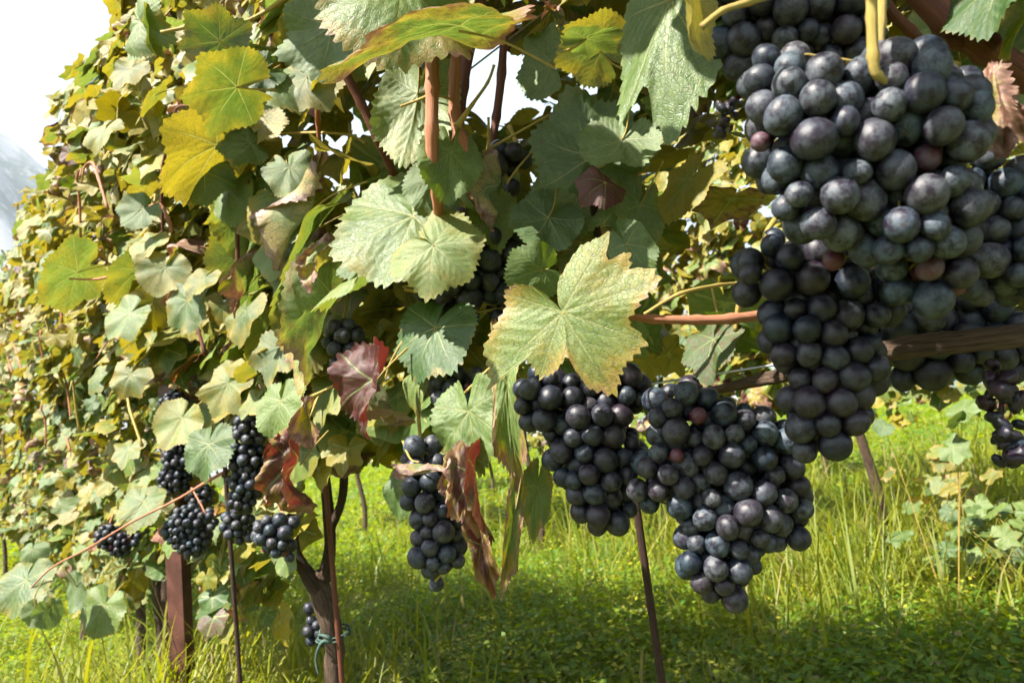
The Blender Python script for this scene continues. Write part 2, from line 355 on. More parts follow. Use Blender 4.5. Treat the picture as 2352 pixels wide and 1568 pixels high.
# ---------------------------------------------------------------- vine leaf shapes
LOBE = [(0, 1.0), (27, .72), (52, .93), (79, .64), (106, .80), (138, .66), (163, .56), (177, .16)]
def leaf_arrays(seed, na=60, nr=5, lobes=None, deep=1.0, teeth=.05, nteeth=46, cup=0.1, fold=0.1, wave=0.06, droop=0.15,
                crinkle=0.0, pucker=0.018, roll=0.0, asym=0.06, stalk=True, thick=0.012, stalk_len=.55, tables=None, vangs=(0, 52, -52, 106, -106)):
    rng = np.random.default_rng(seed)
    def table(side):
        L = []
        for a, r in LOBE:
            if lobes and (a * side) in lobes: r = lobes[a * side]
            elif a in (27, 79): r = 1 - (1 - r) * deep
            L.append((a, r * (1 + rng.uniform(-asym, asym))))
        return np.array(L)
    Lp, Ln = table(1), table(-1)
    Ln[0] = Lp[0]
    if tables: Lp, Ln = np.array(tables[0]), np.array(tables[1])
    th = np.linspace(-R(177), R(177), na)
    d = np.abs(np.degrees(th))
    r = np.zeros(na)
    for side, L in ((1, Lp), (-1, Ln)):
        msk = th >= 0 if side > 0 else th < 0
        dd = d[msk]; i = np.clip(np.searchsorted(L[:, 0], dd, side='right') - 1, 0, len(L) - 2)
        t = (dd - L[i, 0]) / (L[i + 1, 0] - L[i, 0])
        up = L[i + 1, 1] > L[i, 1]
        tt = np.where(up, t ** 1.35, 1 - (1 - t) ** 1.35)        # pointed tips, rounded notches
        r[msk] = L[i, 1] * (1 - tt) + L[i + 1, 1] * tt
    if teeth:
        ph = np.cumsum(rng.uniform(.6, 1.4, na)); ph = ph / ph[-1] * nteeth
        fr = ph % 1.0; saw = np.where(fr < .6, fr / .6, (1 - fr) / .4)
        r = r * (1 + teeth * (saw * 2 - 1) * np.interp(ph, np.arange(nteeth + 2), rng.uniform(.5, 1.3, nteeth + 2)))
    ss = (np.arange(1, nr + 1) / nr) ** .85
    TH, SS = np.meshgrid(th, ss); RR = np.meshgrid(r, ss)[0] * SS
    x = (RR * np.sin(TH)).ravel(); y = (RR * np.cos(TH)).ravel()
    x = np.concatenate([[0], x]); y = np.concatenate([[0], y]); edge = np.concatenate([[0], SS.ravel()]) ** 2
    rad = np.hypot(x, y); ang = np.arctan2(x, y)
    # veins
    segs = []
    for a in vangs:
        L_ = Lp if a >= 0 else Ln; aa = R(a); ln = np.interp(abs(a), L_[:, 0], L_[:, 1]) * .95
        segs.append((0, 0, math.sin(aa) * ln, math.cos(aa) * ln, 1.0))
        for q in (.2, .36, .52, .68, .82):
            for sg in (-1, 1):
                px, py = math.sin(aa) * ln * q, math.cos(aa) * ln * q
                ba = aa + sg * R(46); bl = .42 * (1 - q) * ln + .10
                segs.append((px, py, px + math.sin(ba) * bl, py + math.cos(ba) * bl, .5))
    vein = np.zeros(len(x)); dmin = np.full(len(x), 9.0)
    for (x0, y0, x1, y1, w) in segs:
        dx, dy = x1 - x0, y1 - y0; l2 = dx * dx + dy * dy
        t = np.clip(((x - x0) * dx + (y - y0) * dy) / l2, 0, 1)
        ds = np.hypot(x - x0 - t * dx, y - y0 - t * dy)
        wid = (.020 if w == 1 else .012) * (1 - .5 * t)
        vein = np.maximum(vein, w * np.exp(-(ds / wid) ** 2)); dmin = np.minimum(dmin, ds / (1 if w == 1 else 1.3))
    # relief
    f = rng.uniform(0, 6.28, 8)
    z = pucker * (1 - np.exp(-(dmin / .05) ** 2))
    z = z + fold * np.abs(x) * (1 - .3 * rad) - cup * rad ** 2
    z = z + wave * edge * (np.sin(ang * 3 + f[0]) + .6 * np.sin(ang * 5 + f[1]) + .5 * np.sin(ang * 8 + f[2]))
    z = z + wave * .25 * np.sin(x * 7 + f[3]) * np.sin(y * 6 + f[4])
    if crinkle:
        for q in range(6):
            kx, ky = rng.uniform(-9, 9, 2); z = z + crinkle * .24 * np.abs(np.sin(kx * x + ky * y + f[q])) * (.3 + rad)
    P = np.stack([x, y, z], 1)
    # droop of the blade along its length, and rolling of its sides
    if droop:
        a = droop * P[:, 1]; c, s_ = np.cos(a), np.sin(a)
        y2 = np.where(np.abs(a) > 1e-4, np.sin(a) / (droop + 1e-9), P[:, 1]); z2 = -(1 - np.cos(a)) / (droop + 1e-9)
        P = np.stack([P[:, 0], y2 - P[:, 2] * (-s_) * 1.0 * 0 + P[:, 2] * s_, z2 + P[:, 2] * c], 1)
    if roll:
        a = roll * P[:, 0] * (1 + .5 * np.sin(P[:, 1] * 3 + f[5])); c, s_ = np.cos(a), np.sin(a); rc = roll * (1 + .5 * np.sin(P[:, 1] * 3 + f[5]))
        P = np.stack([np.sin(a) / rc - P[:, 2] * s_, P[:, 1], (1 - c) / rc + P[:, 2] * c], 1)
    idx = 1 + np.arange(nr * na).reshape(nr, na)
    q = np.stack([idx[:-1, :-1], idx[1:, :-1], idx[1:, 1:], idx[:-1, 1:]], -1).reshape(-1, 4)[:, ::-1]
    t = np.stack([np.zeros(na - 1, int), idx[0, :-1], idx[0, 1:]], 1)[:, ::-1]
    co = np.stack([x, y, np.zeros_like(x)], 1)
    return P, q, t, co, vein, edge
def flip(q): return q[:, ::-1]
def leaf_mesh(name, seed, stalk=True, stalk_len=.55, stalk_r=.014, **kw):
    P, q, t, co, vein, edge = leaf_arrays(seed, **kw)
    faces = [q, t]; mi = [0] * (len(q) + len(t)); V = P
    if stalk:
        rng = np.random.default_rng(seed + 99); b = rng.uniform(-.15, .15)
        pts = [(0, .02, -.005), (b * .5, -stalk_len * .4, -.06), (b, -stalk_len, -.22)]
        tv, tq, tt, tco = tube_np(pts, [stalk_r * 1.1, stalk_r * .9, stalk_r], sides=5, sub=3)
        o = len(V); V = np.concatenate([V, tv]); faces = [q, t, tq + o, tt + o]; mi += [1] * (len(tq) + len(tt))
        z = np.zeros(len(tv)); co = np.concatenate([co, tco * 0]); vein = np.concatenate([vein, z]); edge = np.concatenate([edge, z])
        tc = np.concatenate([np.zeros((o, 3)), tco])
    else: tc = np.zeros((len(V), 3))
    return mesh_np(name, V, faces, mats=(M_LEAF, M_SHOOT) if stalk else (M_LEAF,), mat_idx=mi,
                   attrs={'leafco': ('FLOAT_VECTOR', co), 'vein': ('FLOAT', vein), 'edge': ('FLOAT', edge), 'tubeco': ('FLOAT_VECTOR', tc)})

rg = random.Random(11)
def shape_params(rnd, dry=0.0):
    return dict(deep=rnd.uniform(.55, 1.25), cup=rnd.uniform(-.10, .20), fold=rnd.uniform(-.08, .22), wave=rnd.uniform(.03, .08),
                droop=rnd.uniform(0, .45), roll=rnd.choice([0, 0, 0, rnd.uniform(-.6, .6)]), crinkle=dry, asym=.1)
MID = [leaf_mesh('leaf_blade', 100 + i, na=110, nr=9, **shape_params(rg)) for i in range(14)]
DRYM = [leaf_mesh('dry_leaf_blade', 200 + i, na=80, nr=10, deep=1.2, cup=.5, fold=rg.uniform(.4, 1.0), wave=.14, droop=rg.uniform(.8, 1.8),
                  roll=rg.uniform(1.2, 2.6) * rg.choice([-1, 1]), crinkle=.45) for i in range(5)]
LOW = [leaf_arrays(300 + i, na=31, nr=3, teeth=.05, nteeth=15, pucker=0, **{k: v for k, v in shape_params(rg).items() if k != 'crinkle'}) for i in range(8)]
LOWDRY = [leaf_arrays(350 + i, na=25, nr=3, teeth=.05, nteeth=12, pucker=0, cup=.5, fold=.7, droop=1.2, roll=1.6, crinkle=.4) for i in range(3)]
VLOW = [leaf_arrays(400 + i, na=17, nr=2, teeth=0, pucker=0, **{k: v for k, v in shape_params(rg).items() if k != 'crinkle'}) for i in range(6)]

def frame(pos, axis, normal, size):
    y = axis.normalized(); z = (normal - y * normal.dot(y))
    if z.length < 1e-4: z = y.orthogonal()
    z.normalize(); x = y.cross(z)
    mm = Matrix((x, y, z)).transposed() * size
    mm = mm.to_4x4(); mm.translation = pos
    return mm
def put(name, me, parent, mw, color=None):
    o = bpy.data.objects.new(name, me); col.objects.link(o); o.parent = parent
    mm = mw.copy(); mm.translation = mw.translation - parent.location
    o.matrix_local = mm
    if color is not None: o.color = color
    return o
def merged_leaves(name, mats, tints, shapes, parent, rnd):
    """thousands of leaves as one part; each still its own blade"""
    Vs, Q, T, CO, VE, ED, TI = [], [], [], [], [], [], []; off = 0
    for mw, ti, sh in zip(mats, tints, shapes):
        P, q, t, co, ve, ed = sh
        A = np.array(mw)
        Vs.append(P @ A[:3, :3].T + A[:3, 3]); Q.append(q + off); T.append(t + off); CO.append(co); VE.append(ve); ED.append(ed)
        TI.append(np.tile(np.array([[ti[0], ti[1], ti[2], rnd.random()]], np.float32), (len(P), 1))); off += len(P)
    me = mesh_np(name, np.concatenate(Vs), [np.concatenate(Q), np.concatenate(T)], mats=(M_LEAFS,),
                 attrs={'leafco': ('FLOAT_VECTOR', np.concatenate(CO)), 'vein': ('FLOAT', np.concatenate(VE)), 'edge': ('FLOAT', np.concatenate(ED)),
                        'tint': ('FLOAT_COLOR', np.concatenate(TI))})
    return tag(link(name, me, parent), kind='stuff')

# ================================================================ the setting
def hgt(x, y): return 0.02 * math.sin(x * 1.3 + y * .7) + 0.015 * math.sin(y * 2.1 - x * .4)
def build_ground():
    # one sheet, fine near the camera, coarse out to the horizon
    rr = np.concatenate([[0], np.geomspace(.4, 9000, 60)]); na = 72
    V = [(0, 0, hgt(0, 0))]
    for r in rr[1:]:
        for j in range(na):
            a = j * 2 * math.pi / na; x, y = r * math.cos(a), r * math.sin(a)
            V.append((x, y, hgt(x, y) * (1 if r < 30 else 0)))
    q = []; t = []
    for j in range(na): t.append((0, 1 + j, 1 + (j + 1) % na))
    for i in range(len(rr) - 2):
        for j in range(na):
            a, b = 1 + i * na + j, 1 + i * na + (j + 1) % na
            q.append((a, a + na, b + na, b))
    return tag(link('ground', mesh_np('ground', V, [np.array(q), np.array(t)], mats=(M_GROUND,))), 'flat vineyard floor of soil and turf under the grass', None, None, 'structure')
build_ground()
def build_mountain():
    rng = np.random.default_rng(5); az = np.linspace(-75, 75, 140); rs = np.linspace(1500, 4200, 46)
    E = np.interp(az, [-75, -60, -45, -38, -34.7, -32.5, -25, -10, 10, 40, 75], [22, 27, 29, 25.6, 23.6, 21.5, 15, 9, 8, 10, 12])
    V = []; ph = rng.uniform(0, 6, 20)
    for i, r in enumerate(rs):
        p = (r - rs[0]) / (3000 - rs[0])
        for j, a in enumerate(az):
            e = E[j]; x, y = math.sin(R(a)), math.cos(R(a))
            top = math.tan(R(e)) * 3000
            prof = max(0, p) ** 1.15 if p <= 1 else max(0, 1 - (p - 1) * .8)
            nz = sum(math.sin(a * (.22 + .31 * k) + r * .0021 * (k + 1) + ph[k]) / (k + 1.3) for k in range(9))
            V.append((x * r, y * r, -2 + top * prof * (1 + .05 * nz * min(1, 2.2 * abs(1 - p) + .25))))
    n = len(az); q = [(i * n + j, i * n + j + 1, (i + 1) * n + j + 1, (i + 1) * n + j) for i in range(len(rs) - 1) for j in range(n - 1)]
    return tag(link('mountain', mesh_np('mountain', V, np.array(q)[:, ::-1], mats=(M_MOUNT,))), 'pale hazy mountain slope behind the vines', None, None, 'structure')
build_mountain()

# ================================================================ grape bunches
def grape_mesh(seed, sub=3):
    import bmesh
    bm = bmesh.new(); bmesh.ops.create_icosphere(bm, subdivisions=sub, radius=1.0); rng = random.Random(seed)
    a = [Vector((rng.gauss(0, 1), rng.gauss(0, 1), rng.gauss(0, 1))).normalized() for _ in range(4)]
    el = rng.uniform(1.0, 1.08)
    for v in bm.verts:
        d = v.co.normalized(); k = 1 + sum(.018 * math.sin(3 * d.dot(q) + i) for i, q in enumerate(a))
        dz = .05 * math.exp(-((1 - d.z) / .03)) + .03 * math.exp(-((1 + d.z) / .012))
        v.co = d * (k - dz); v.co.z *= el
    me = bpy.data.meshes.new('grape'); bm.to_mesh(me); bm.free()
    me.polygons.foreach_set('use_smooth', [True] * len(me.polygons)); me.materials.append(M_GRAPE); return me
GRAPES = [grape_mesh(i) for i in range(6)]; GRAPES_FAR = [grape_mesh(20 + i, 2) for i in range(4)]
def shrivel_mesh(seed):
    import bmesh
    bm = bmesh.new(); bmesh.ops.create_icosphere(bm, subdivisions=3, radius=1.0); rng = random.Random(seed)
    a = [Vector((rng.gauss(0, 1), rng.gauss(0, 1), rng.gauss(0, 1))).normalized() for _ in range(8)]
    for v in bm.verts:
        d = v.co.normalized(); v.co = d * (.8 + sum(.10 * abs(math.sin(5 * d.dot(q) + i)) for i, q in enumerate(a)) * .6); v.co.z *= 1.4; v.co.x *= .75
    me = bpy.data.meshes.new('shrivelled_grape'); bm.to_mesh(me); bm.free(); me.materials.append(M_GRAPE)
    me.polygons.foreach_set('use_smooth', [True] * len(me.polygons)); return me
SHRIV = [shrivel_mesh(i) for i in range(3)]

BUNCHES = []        # (pixel circles, depth), so that no loose leaf grows in front of the fruit
def bunch(label, blobs, d, gpx, stem_to=None, bloom=(0.5, 1.0), red=0.06, seed=0, fill=.76, far=False, squash=.8, keep=True, cat='grape bunch', spine=None):  # bloom: waxy coat; kept lower on shaded bunches, painting their shade darker
    """blobs: (px, py, radius px, extra depth m) circles at depth d filled with berries gpx pixels wide"""
    rng = np.random.default_rng(seed + 1000); rnd = random.Random(seed)
    r = gpx / 2 * d / F
    B = [(np.array(at(b[0], b[1], d + (b[3] if len(b) > 3 else 0))), b[2] * 1.06 * d / F) for b in blobs]
    BUNCHES.append(([(b[0], b[1], b[2] + gpx * .6) for b in blobs], d))
    fw = np.array(fwd)
    # volume by sampling
    lo = np.min([c - R_ for c, R_ in B], 0); hi = np.max([c + R_ for c, R_ in B], 0)
    cs = np.array([c for c, _ in B]); Rs = np.array([R_ for _, R_ in B])
    def inside(P, sh):
        dv = P[:, None, :] - cs[None]; al = dv @ fw; dv = dv + (al * (1 / squash - 1))[..., None] * fw
        dd = np.linalg.norm(dv, axis=2) - np.maximum(Rs - sh, r * .15)[None]
        return dd
    S = rng.uniform(lo, hi, (9000, 3)); frac = (inside(S, 0).min(1) < 0).mean()
    vol = np.prod(hi - lo) * frac; n = max(6, int(fill * vol / (4 / 3 * math.pi * r ** 3)))
    S = S[inside(S, r * .7).min(1) < 0]; P = S[rng.permutation(len(S))[:n]].copy(); n = len(P)
    rad = r * rng.uniform(.72, 1.18, n)
    for it in range(90):
        D = P[:, None] - P[None]; L = np.linalg.norm(D, axis=2) + 1e-9; np.fill_diagonal(L, 9)
        ov = np.maximum(0, (rad[:, None] + rad[None]) * .97 - L)
        P = P + (D / L[..., None] * ov[..., None]).sum(1) * .32
        dd = inside(P, r * .8); j = dd.argmin(1); o = np.maximum(0, dd[np.arange(n), j])
        v = cs[j] - P; P = P + v / (np.linalg.norm(v, axis=1)[:, None] + 1e-9) * o[:, None] * .5
    deep = inside(P, 0).min(1); keepm = deep > -3.6 * r
    P, rad = P[keepm], rad[keepm]
    topi = int(np.argmin([b[1] for b in blobs])); top = Vector(cs[topi]) + Vector((0, 0, Rs[topi] * .7))
    root = empty('grape_bunch', top)
    tag(root, label, cat, 'bunches of ripe black grapes')
    # stalk
    path = [Vector(c) for c in cs[np.argsort([b[1] for b in blobs])]]
    st = Vector(stem_to) if stem_to is not None else top + Vector((0, 0, .05)) + N * .03
    if spine: path = [at(*q) for q in spine]; top = path[0]; root.location = top
    pts = [st, top] + (path[1:] if spine else path)
    if len(pts) < 3: pts.append(path[-1] - Vector((0, 0, .01)))
    specs = [dict(pts=pts, rad=[r * .22, r * .20] + [r * .15] * (len(pts) - 2), sides=7, sub=4, nodes=.15)]
    cen = np.array([np.array(p) for p in path])
    for i in range(0, len(P), 4):
        c = cen[np.argmin(np.linalg.norm(cen - P[i], axis=1))]
        specs.append(dict(pts=[c, c * .4 + P[i] * .6 + np.array([0, 0, r * .4]), P[i]], rad=[r * .09, r * .07, r * .08], sides=5, sub=2))
    link('stem', tubes_mesh('stem', specs, M_SHOOT if not far else M_CANE), root)
    pool = GRAPES_FAR if far else GRAPES
    for p, q in zip(P, rad):
        e = Euler((rnd.gauss(0, .7), rnd.gauss(0, .7), rnd.uniform(0, 6.28)))
        mw = Matrix.Translation(Vector(p)) @ e.to_matrix().to_4x4() @ Matrix.Diagonal((q, q, q, 1))
        rd = rnd.uniform(.5, 1) if rnd.random() < red else rnd.uniform(0, .10)
        small = rnd.uniform(.5, .72) if rd > .4 else 1
        mw = mw @ Matrix.Diagonal((small, small, small, 1))
        put('grape', rnd.choice(pool), root, mw, (rnd.uniform(*bloom), rd, 0, 1))
    return root

BUNCHES.append(([(412, 1300, 34), (415, 1370, 34), (418, 1440, 34)], 1.95))
bunch('big plump bunch with grey bloom hanging in sun in upper right corner',
      [(1790, 195, 95, .01), (1870, 290, 150, .0), (2060, 300, 190, .0), (2190, 250, 90, .01), (1900, 430, 130, .0), (2090, 480, 150, .0), (2130, 610, 110, .015), (1800, 380, 85, .015), (1960, 560, 85, .02)],
      .385, 81, at(2005, -60, .37), (.45, 1.2), .05, 1, spine=[(2012, 150, .375), (2040, 260, .385), (2060, 420, .385), (2110, 600, .39)])
bunch('shaded bunch at the top edge behind the yellow stalk above the big bunch',
      [(1700, 10, 85), (1800, 50, 110), (1920, 60, 110), (1690, 110, 60), (1850, -40, 110)], .47, 70, at(1860, -160, .5), (.25, .7), .0, 2)
bunch('long dark shaded bunch tapering to a tip below the big sunlit bunch',
      [(1770, 620, 105), (1880, 650, 110), (1860, 760, 110), (1920, 840, 110), (1900, 930, 100), (1900, 985, 70), (1980, 700, 90), (1850, 1010, 50)], .47, 67, at(1800, 480, .52), (.1, .5), .02, 3)
bunch('bunch cut by the right edge below the orange dry leaf',
      [(2300, 480, 110), (2340, 590, 120), (2260, 610, 90), (2330, 640, 75), (2250, 400, 80), (2200, 620, 70)], .44, 70, at(2320, 300, .5), (.5, 1.0), .10, 4)
bunch('dark bunch half hidden behind the thick brown cordon',
      [(2100, 770, 90), (2200, 790, 85), (2290, 790, 85), (2110, 830, 75), (2050, 760, 70), (2360, 780, 80), (2230, 720, 80)], .57, 66, at(2200, 640, .6), (.3, .7), .0, 5)
bunch('bunch with one sunlit cluster of grey berries hanging lowest above the grass',
      [(1570, 960, 90), (1650, 1020, 110), (1560, 1080, 100), (1740, 1040, 100), (1790, 1150, 75), (1680, 1170, 120), (1650, 1270, 95), (1660, 1340, 60), (1800, 1230, 55), (1510, 1140, 65), (1720, 960, 50)],
      .60, 54, at(1640, 830, .64), (.25, 1.1), .03, 6)
bunch('wide dark bunch under the big pale leaf left of the lowest bunch',
      [(1260, 920, 80), (1350, 970, 100), (1420, 900, 70), (1370, 1070, 95), (1390, 1150, 75), (1320, 1030, 75), (1405, 1210, 35), (1440, 1040, 60)],
      .64, 50, at(1330, 800, .7), (.15, .55), .01, 7)
bunch('narrow bunch hanging alone beside the red and yellow withered leaves',
      [(970, 1050, 52), (985, 1130, 62), (1010, 1200, 60), (1000, 1260, 60), (1000, 1335, 38), (1040, 1270, 38)],
      .74, 44, at(960, 940, .8), (.4, .85), .0, 8)
bunch('dark bunch in deep shade above and left of the big pale leaf',
      [(1130, 570, 75), (1150, 640, 75), (1060, 640, 75), (1170, 700, 60), (1090, 590, 60), (1000, 650, 55), (930, 665, 40), (1050, 720, 45)],
      .82, 52, at(1130, 450, .9), (.3, .7), .0, 9)
bunch('small shaded bunch between the two trellis canes near the top',
      [(1150, 370, 50), (1190, 360, 42), (1170, 420, 40)], .84, 55, at(1170, 290, .85), (.2, .5), .0, 10)
bunch('bunch peeping out left of the dark leaf with the purple rim',
      [(790, 780, 50), (800, 840, 42), (850, 840, 36), (880, 860, 30)], .95, 38, at(800, 680, 1.0), (.4, .9), .0, 11)
bunch('sparse bunch of half shrunken berries beneath the dark leaf with purple rim',
      [(1030, 890, 50), (1090, 890, 50), (1040, 940, 36), (1150, 910, 40)], .78, 40, at(1060, 820, .85), (.4, 1.0), .06, 12)
bunch('tall slender bunch left of the crumpled red brown leaf',
      [(575, 990, 40), (570, 1050, 45), (565, 1110, 42), (555, 1150, 32), (590, 1080, 35)], 1.25, 24, at(590, 920, 1.3), (.4, .8), .0, 13, far=True)
bunch('round compact bunch hanging right above the dark red post',
      [(435, 1205, 46), (440, 1235, 44), (470, 1195, 30), (405, 1220, 32), (435, 1262, 22)], 1.55, 19, at(440, 1120, 1.6), (.7, 1.0), .0, 14, far=True)
bunch('small bunch between the post and the crumpled red brown leaf',
      [(545, 1195, 34), (560, 1225, 28), (530, 1215, 24)], 1.4, 23, at(560, 1130, 1.45), (.7, 1.0), .0, 15, far=True)
bunch('loose blue bunch under the crumpled red brown leaf',
      [(610, 1220, 34), (640, 1245, 36), (655, 1210, 30), (640, 1278, 24), (600, 1265, 24), (665, 1270, 20)], 1.12, 31, at(640, 1160, 1.2), (.5, 1.0), .0, 16, far=True)
bunch('low blue bunch against the trunk above the green tie',
      [(715, 1405, 20), (722, 1440, 26), (728, 1470, 24)], 1.36, 27, at(735, 1360, 1.4), (.4, .8), .0, 17, far=True)
bunch('bunch in the leaves above the post behind the round compact one',
      [(400, 930, 34), (410, 1050, 36), (400, 1100, 36), (420, 990, 30), (460, 1140, 30)], 1.75, 19, at(410, 880, 1.8), (.3, .7), .0, 18, far=True)
bunch('small purple bunch half hidden in leaves left of the post',
      [(250, 1235, 30), (275, 1250, 28), (300, 1240, 22)], 2.1, 16, at(260, 1180, 2.15), (.3, .7), .05, 19, far=True)
# shrivelled bunch on the far right and the little dry one
def shrivelled(label, pts, d, gpx, seed):
    rnd = random.Random(seed); P = [at(p[0], p[1], d) for p in pts]
    root = tag(empty('shrivelled_bunch', P[0]), label, 'dried bunch')
    specs = [dict(pts=P, rad=[.0016] * len(P), sides=5, sub=3)]
    r = gpx / 2 * d / F; pos = []
    for a, b in zip(P[:-1], P[1:]):
        for k in range(7):
            t = rnd.random(); q = a.lerp(b, t) + Vector((rnd.gauss(0, 1), rnd.gauss(0, 1), rnd.gauss(-.3, .6))) * r * 1.1
            specs.append(dict(pts=[a.lerp(b, t), a.lerp(b, t).lerp(q, .6) + Vector((0, 0, .001)), q], rad=[.0008, .0006, .0007], sides=4, sub=2)); pos.append(q)
    link('stem', tubes_mesh('stem', specs, M_DRY), root)
    for q in pos:
        s = r * rnd.uniform(.55, 1.1)
        mw = Matrix.Translation(q) @ Euler((rnd.uniform(0, 6), rnd.uniform(0, 6), 0)).to_matrix().to_4x4() @ Matrix.Diagonal((s, s, s, 1))
        put('grape', rnd.choice(SHRIV), root, mw, (rnd.uniform(.05, .3), rnd.uniform(0, .25), 0, 1))
shrivelled('black shrivelled bunch dangling over the grass at the right edge', [(2290, 850), (2300, 900), (2300, 960), (2310, 1010), (2305, 1060)], .5, 38, 5)
shrivelled('tiny dried up cluster at the left shoulder of the big bunch', [(1672, 235), (1662, 265), (1660, 300)], .40, 22, 6)

# ================================================================ vines of the near row
VINES = []
def vine(label, s, D=ROW_D, t=0.0):
    v = tag(empty('grapevine', row(s, t, 0, D)), label, 'grapevine', 'vines trained along the trellis'); VINES.append(v); return v
vA = vine('nearest grapevine, its thick brown cordon entering at the right edge', -0.12)
vB = vine('grapevine with the trunk tied with green twine to a rod', 1.14)
vC = vine('grapevine with two thin trunks beside the dark red post', 2.15)
vD = vine('grapevine next beyond the dark red post', 3.1)
vE = vine('far grapevine, second beyond the dark red post', 4.2)
vF = vine('far grapevine, third beyond the dark red post', 5.4)
vG, vH, vI, vJ = [vine('tiny distant grapevine, %s beyond the dark red post' % w, s_) for w, s_ in (('fourth', 6.6), ('fifth', 7.8), ('sixth', 9.0), ('last', 10.2))]

# trunks and arms
def trunk(v, pts, rad, seed, mat=M_BARK):
    return tube('trunk', pts, rad, mat, v, sides=14, sub=6, rough=.10, seed=seed)
bA = row(-0.12, .02, -.03)
trunk(vA, [bA, bA + Vector((.02, 0, .3)), bA + Vector((-.01, .01, .6)), at(2560, 735, .53)], [.026, .022, .020, .016], 1)
tube('cordon', [at(2560, 735, .53), at(2352, 768, .49), at(2200, 785, .495), at(2040, 805, .52), at(1900, 840, .60), at(1750, 872, .72), at(1600, 905, .80)], [.009, .0080, .0074, .0070, .0064, .006, .004], M_CORDON, vA, sides=16, sub=10, rough=.16, seed=4)
bB = at(768, 1568, 1.27); bB0 = Vector((bB.x, bB.y, -.02)) + U * .03
trunk(vB, [bB0, bB, at(770, 1500, 1.27), at(755, 1420, 1.27), at(735, 1350, 1.28), at(738, 1310, 1.28)], [.024, .016, .0155, .020, .018, .010], 2)
tube('arm', [at(735, 1360, 1.28), at(700, 1310, 1.27), at(675, 1265, 1.27), at(668, 1200, 1.28), at(640, 1130, 1.3), at(560, 1100, 1.45)], [.018, .012, .011, .009, .008, .006], M_ARM, vB, sides=10, sub=5, rough=.12, seed=3)
tube('arm', [at(745, 1330, 1.28), at(758, 1260, 1.28), at(755, 1190, 1.28), at(748, 1110, 1.28), at(742, 1040, 1.28), at(755, 900, 1.3)], [.014, .010, .0105, .009, .0085, .007], M_ARM, vB, sides=10, sub=5, rough=.05, seed=7)
tube('arm', [at(757, 1215, 1.28), at(782, 1160, 1.27), at(790, 1100, 1.27), at(786, 1020, 1.28), at(800, 900, 1.3)], [.009, .007, .0075, .006, .005], M_ARM, vB, sides=9, sub=5, rough=.05, seed=8)
for v, pts, rad, sd_ in ((vC, [(372, 1600), (372, 1480), (362, 1380), (365, 1290), (385, 1200)], [.015, .014, .013, .012, .010], 11),
                         (vC, [(392, 1600), (384, 1480), (382, 1380), (376, 1290), (372, 1190)], [.014, .013, .013, .012, .010], 12)):
    d = 2.12; P = [at(x, y, d) for x, y in pts]; P[0] = Vector((P[1].x, P[1].y, -.02)); trunk(v, P, rad, sd_)
for v, s in ((vD, 3.1), (vE, 4.2), (vF, 5.4), (vG, 6.6), (vH, 7.8), (vI, 9.0), (vJ, 10.2)):
    b = row(s, 0, 0); trunk(v, [b - Vector((0, 0, .03)), b + Vector((.02, .01, .35)), b + Vector((-.01, 0, .7)), b + Vector((.02, 0, 1.0))], [.019, .016, .015, .012], int(s * 10))
    tube('cordon', [b + Vector((0, 0, .82)), row(s + .4, 0, .84), row(s + 1.0, 0, .83)], [.012, .010, .006], M_CORDON, v, sides=8, sub=4, rough=.08, seed=int(s * 7))

# canes: (points px py d), radius, material, vine
def cane(v, pts, rad, mat=None, name='cane', **kw):
    kw.setdefault('nodes', .22); kw.setdefault('sides', 9)
    return tube(name, [at(*p) for p in pts], rad, mat or M_CANE, v, **kw)
cane(vA, [(990, 20, .72), (992, 110, .72), (993, 200, .72), (992, 300, .72), (994, 400, .73), (1004, 445, .74), (1010, 560, .8)], [.0062, .0068, .0066, .0064, .0062, .0055, .005])
cane(vA, [(1056, 60, .74), (1045, 170, .74), (1044, 260, .74), (1060, 320, .74), (1078, 400, .745), (1110, 480, .78), (1150, 560, .84)], [.0050, .0055, .0055, .0062, .0062, .006, .006])
cane(vA, [(1110, -20, .80), (1082, 90, .80), (1062, 200, .80), (1050, 330, .80)], [.006, .007, .0065, .006], M_CANE_DARK)
cane(vA, [(1160, 40, .86), (1152, 170, .86), (1140, 270, .86), (1128, 340, .86)], [.004, .005, .0048, .0045], M_CANE_DARK)
cane(vB, [(740, 90, .9), (790, 165, .9), (830, 240, .91), (868, 322, .92), (905, 400, .95)], [.005, .0056, .0055, .0052, .005], M_CANE_DARK)
cane(vA, [(1420, 724, .56), (1500, 733, .565), (1600, 735, .57), (1680, 732, .575), (1760, 720, .59), (1840, 690, .62)], [.0016, .0034, .0037, .0040, .0040, .004])
cane(vA, [(2090, -40, .50), (2180, 50, .50), (2262, 112, .505), (2352, 172, .51), (2480, 260, .53)], [.009, .0105, .0095, .0098, .01], M_CANE_DARK)
cane(vA, [(2200, 100, .5), (2130, 105, .49), (2090, 70, .48), (2040, 20, .47), (2010, -40, .46)], [.0042, .0036, .0036, .0036, .004], M_CANE_DARK)
cane(vA, [(2000, -60, .355), (2002, 40, .355), (2006, 130, .356), (2015, 172, .357), (2062, 200, .36)], [.0026, .0024, .0028, .0022, .0016], M_SHOOT)
cane(vA, [(2030, -60, .39), (2022, 50, .39), (2020, 120, .39), (2035, 180, .40)], [.0026, .0028, .0028, .002], M_SHOOT)
cane(vA, [(2035, 105, .40), (2110, 125, .42), (2200, 150, .46)], [.002, .0018, .0018], M_SHOOT)
cane(vA, [(1612, 62, .36), (1660, 25, .36), (1720, 5, .36), (1800, -20, .37)], [.0016, .0016, .0018, .002], M_SHOOT)
cane(vA, [(1480, 722, .58), (1560, 675, .58), (1650, 655, .60), (1720, 650, .64)], [.0014, .0015, .0015, .0016], M_SHOOT)
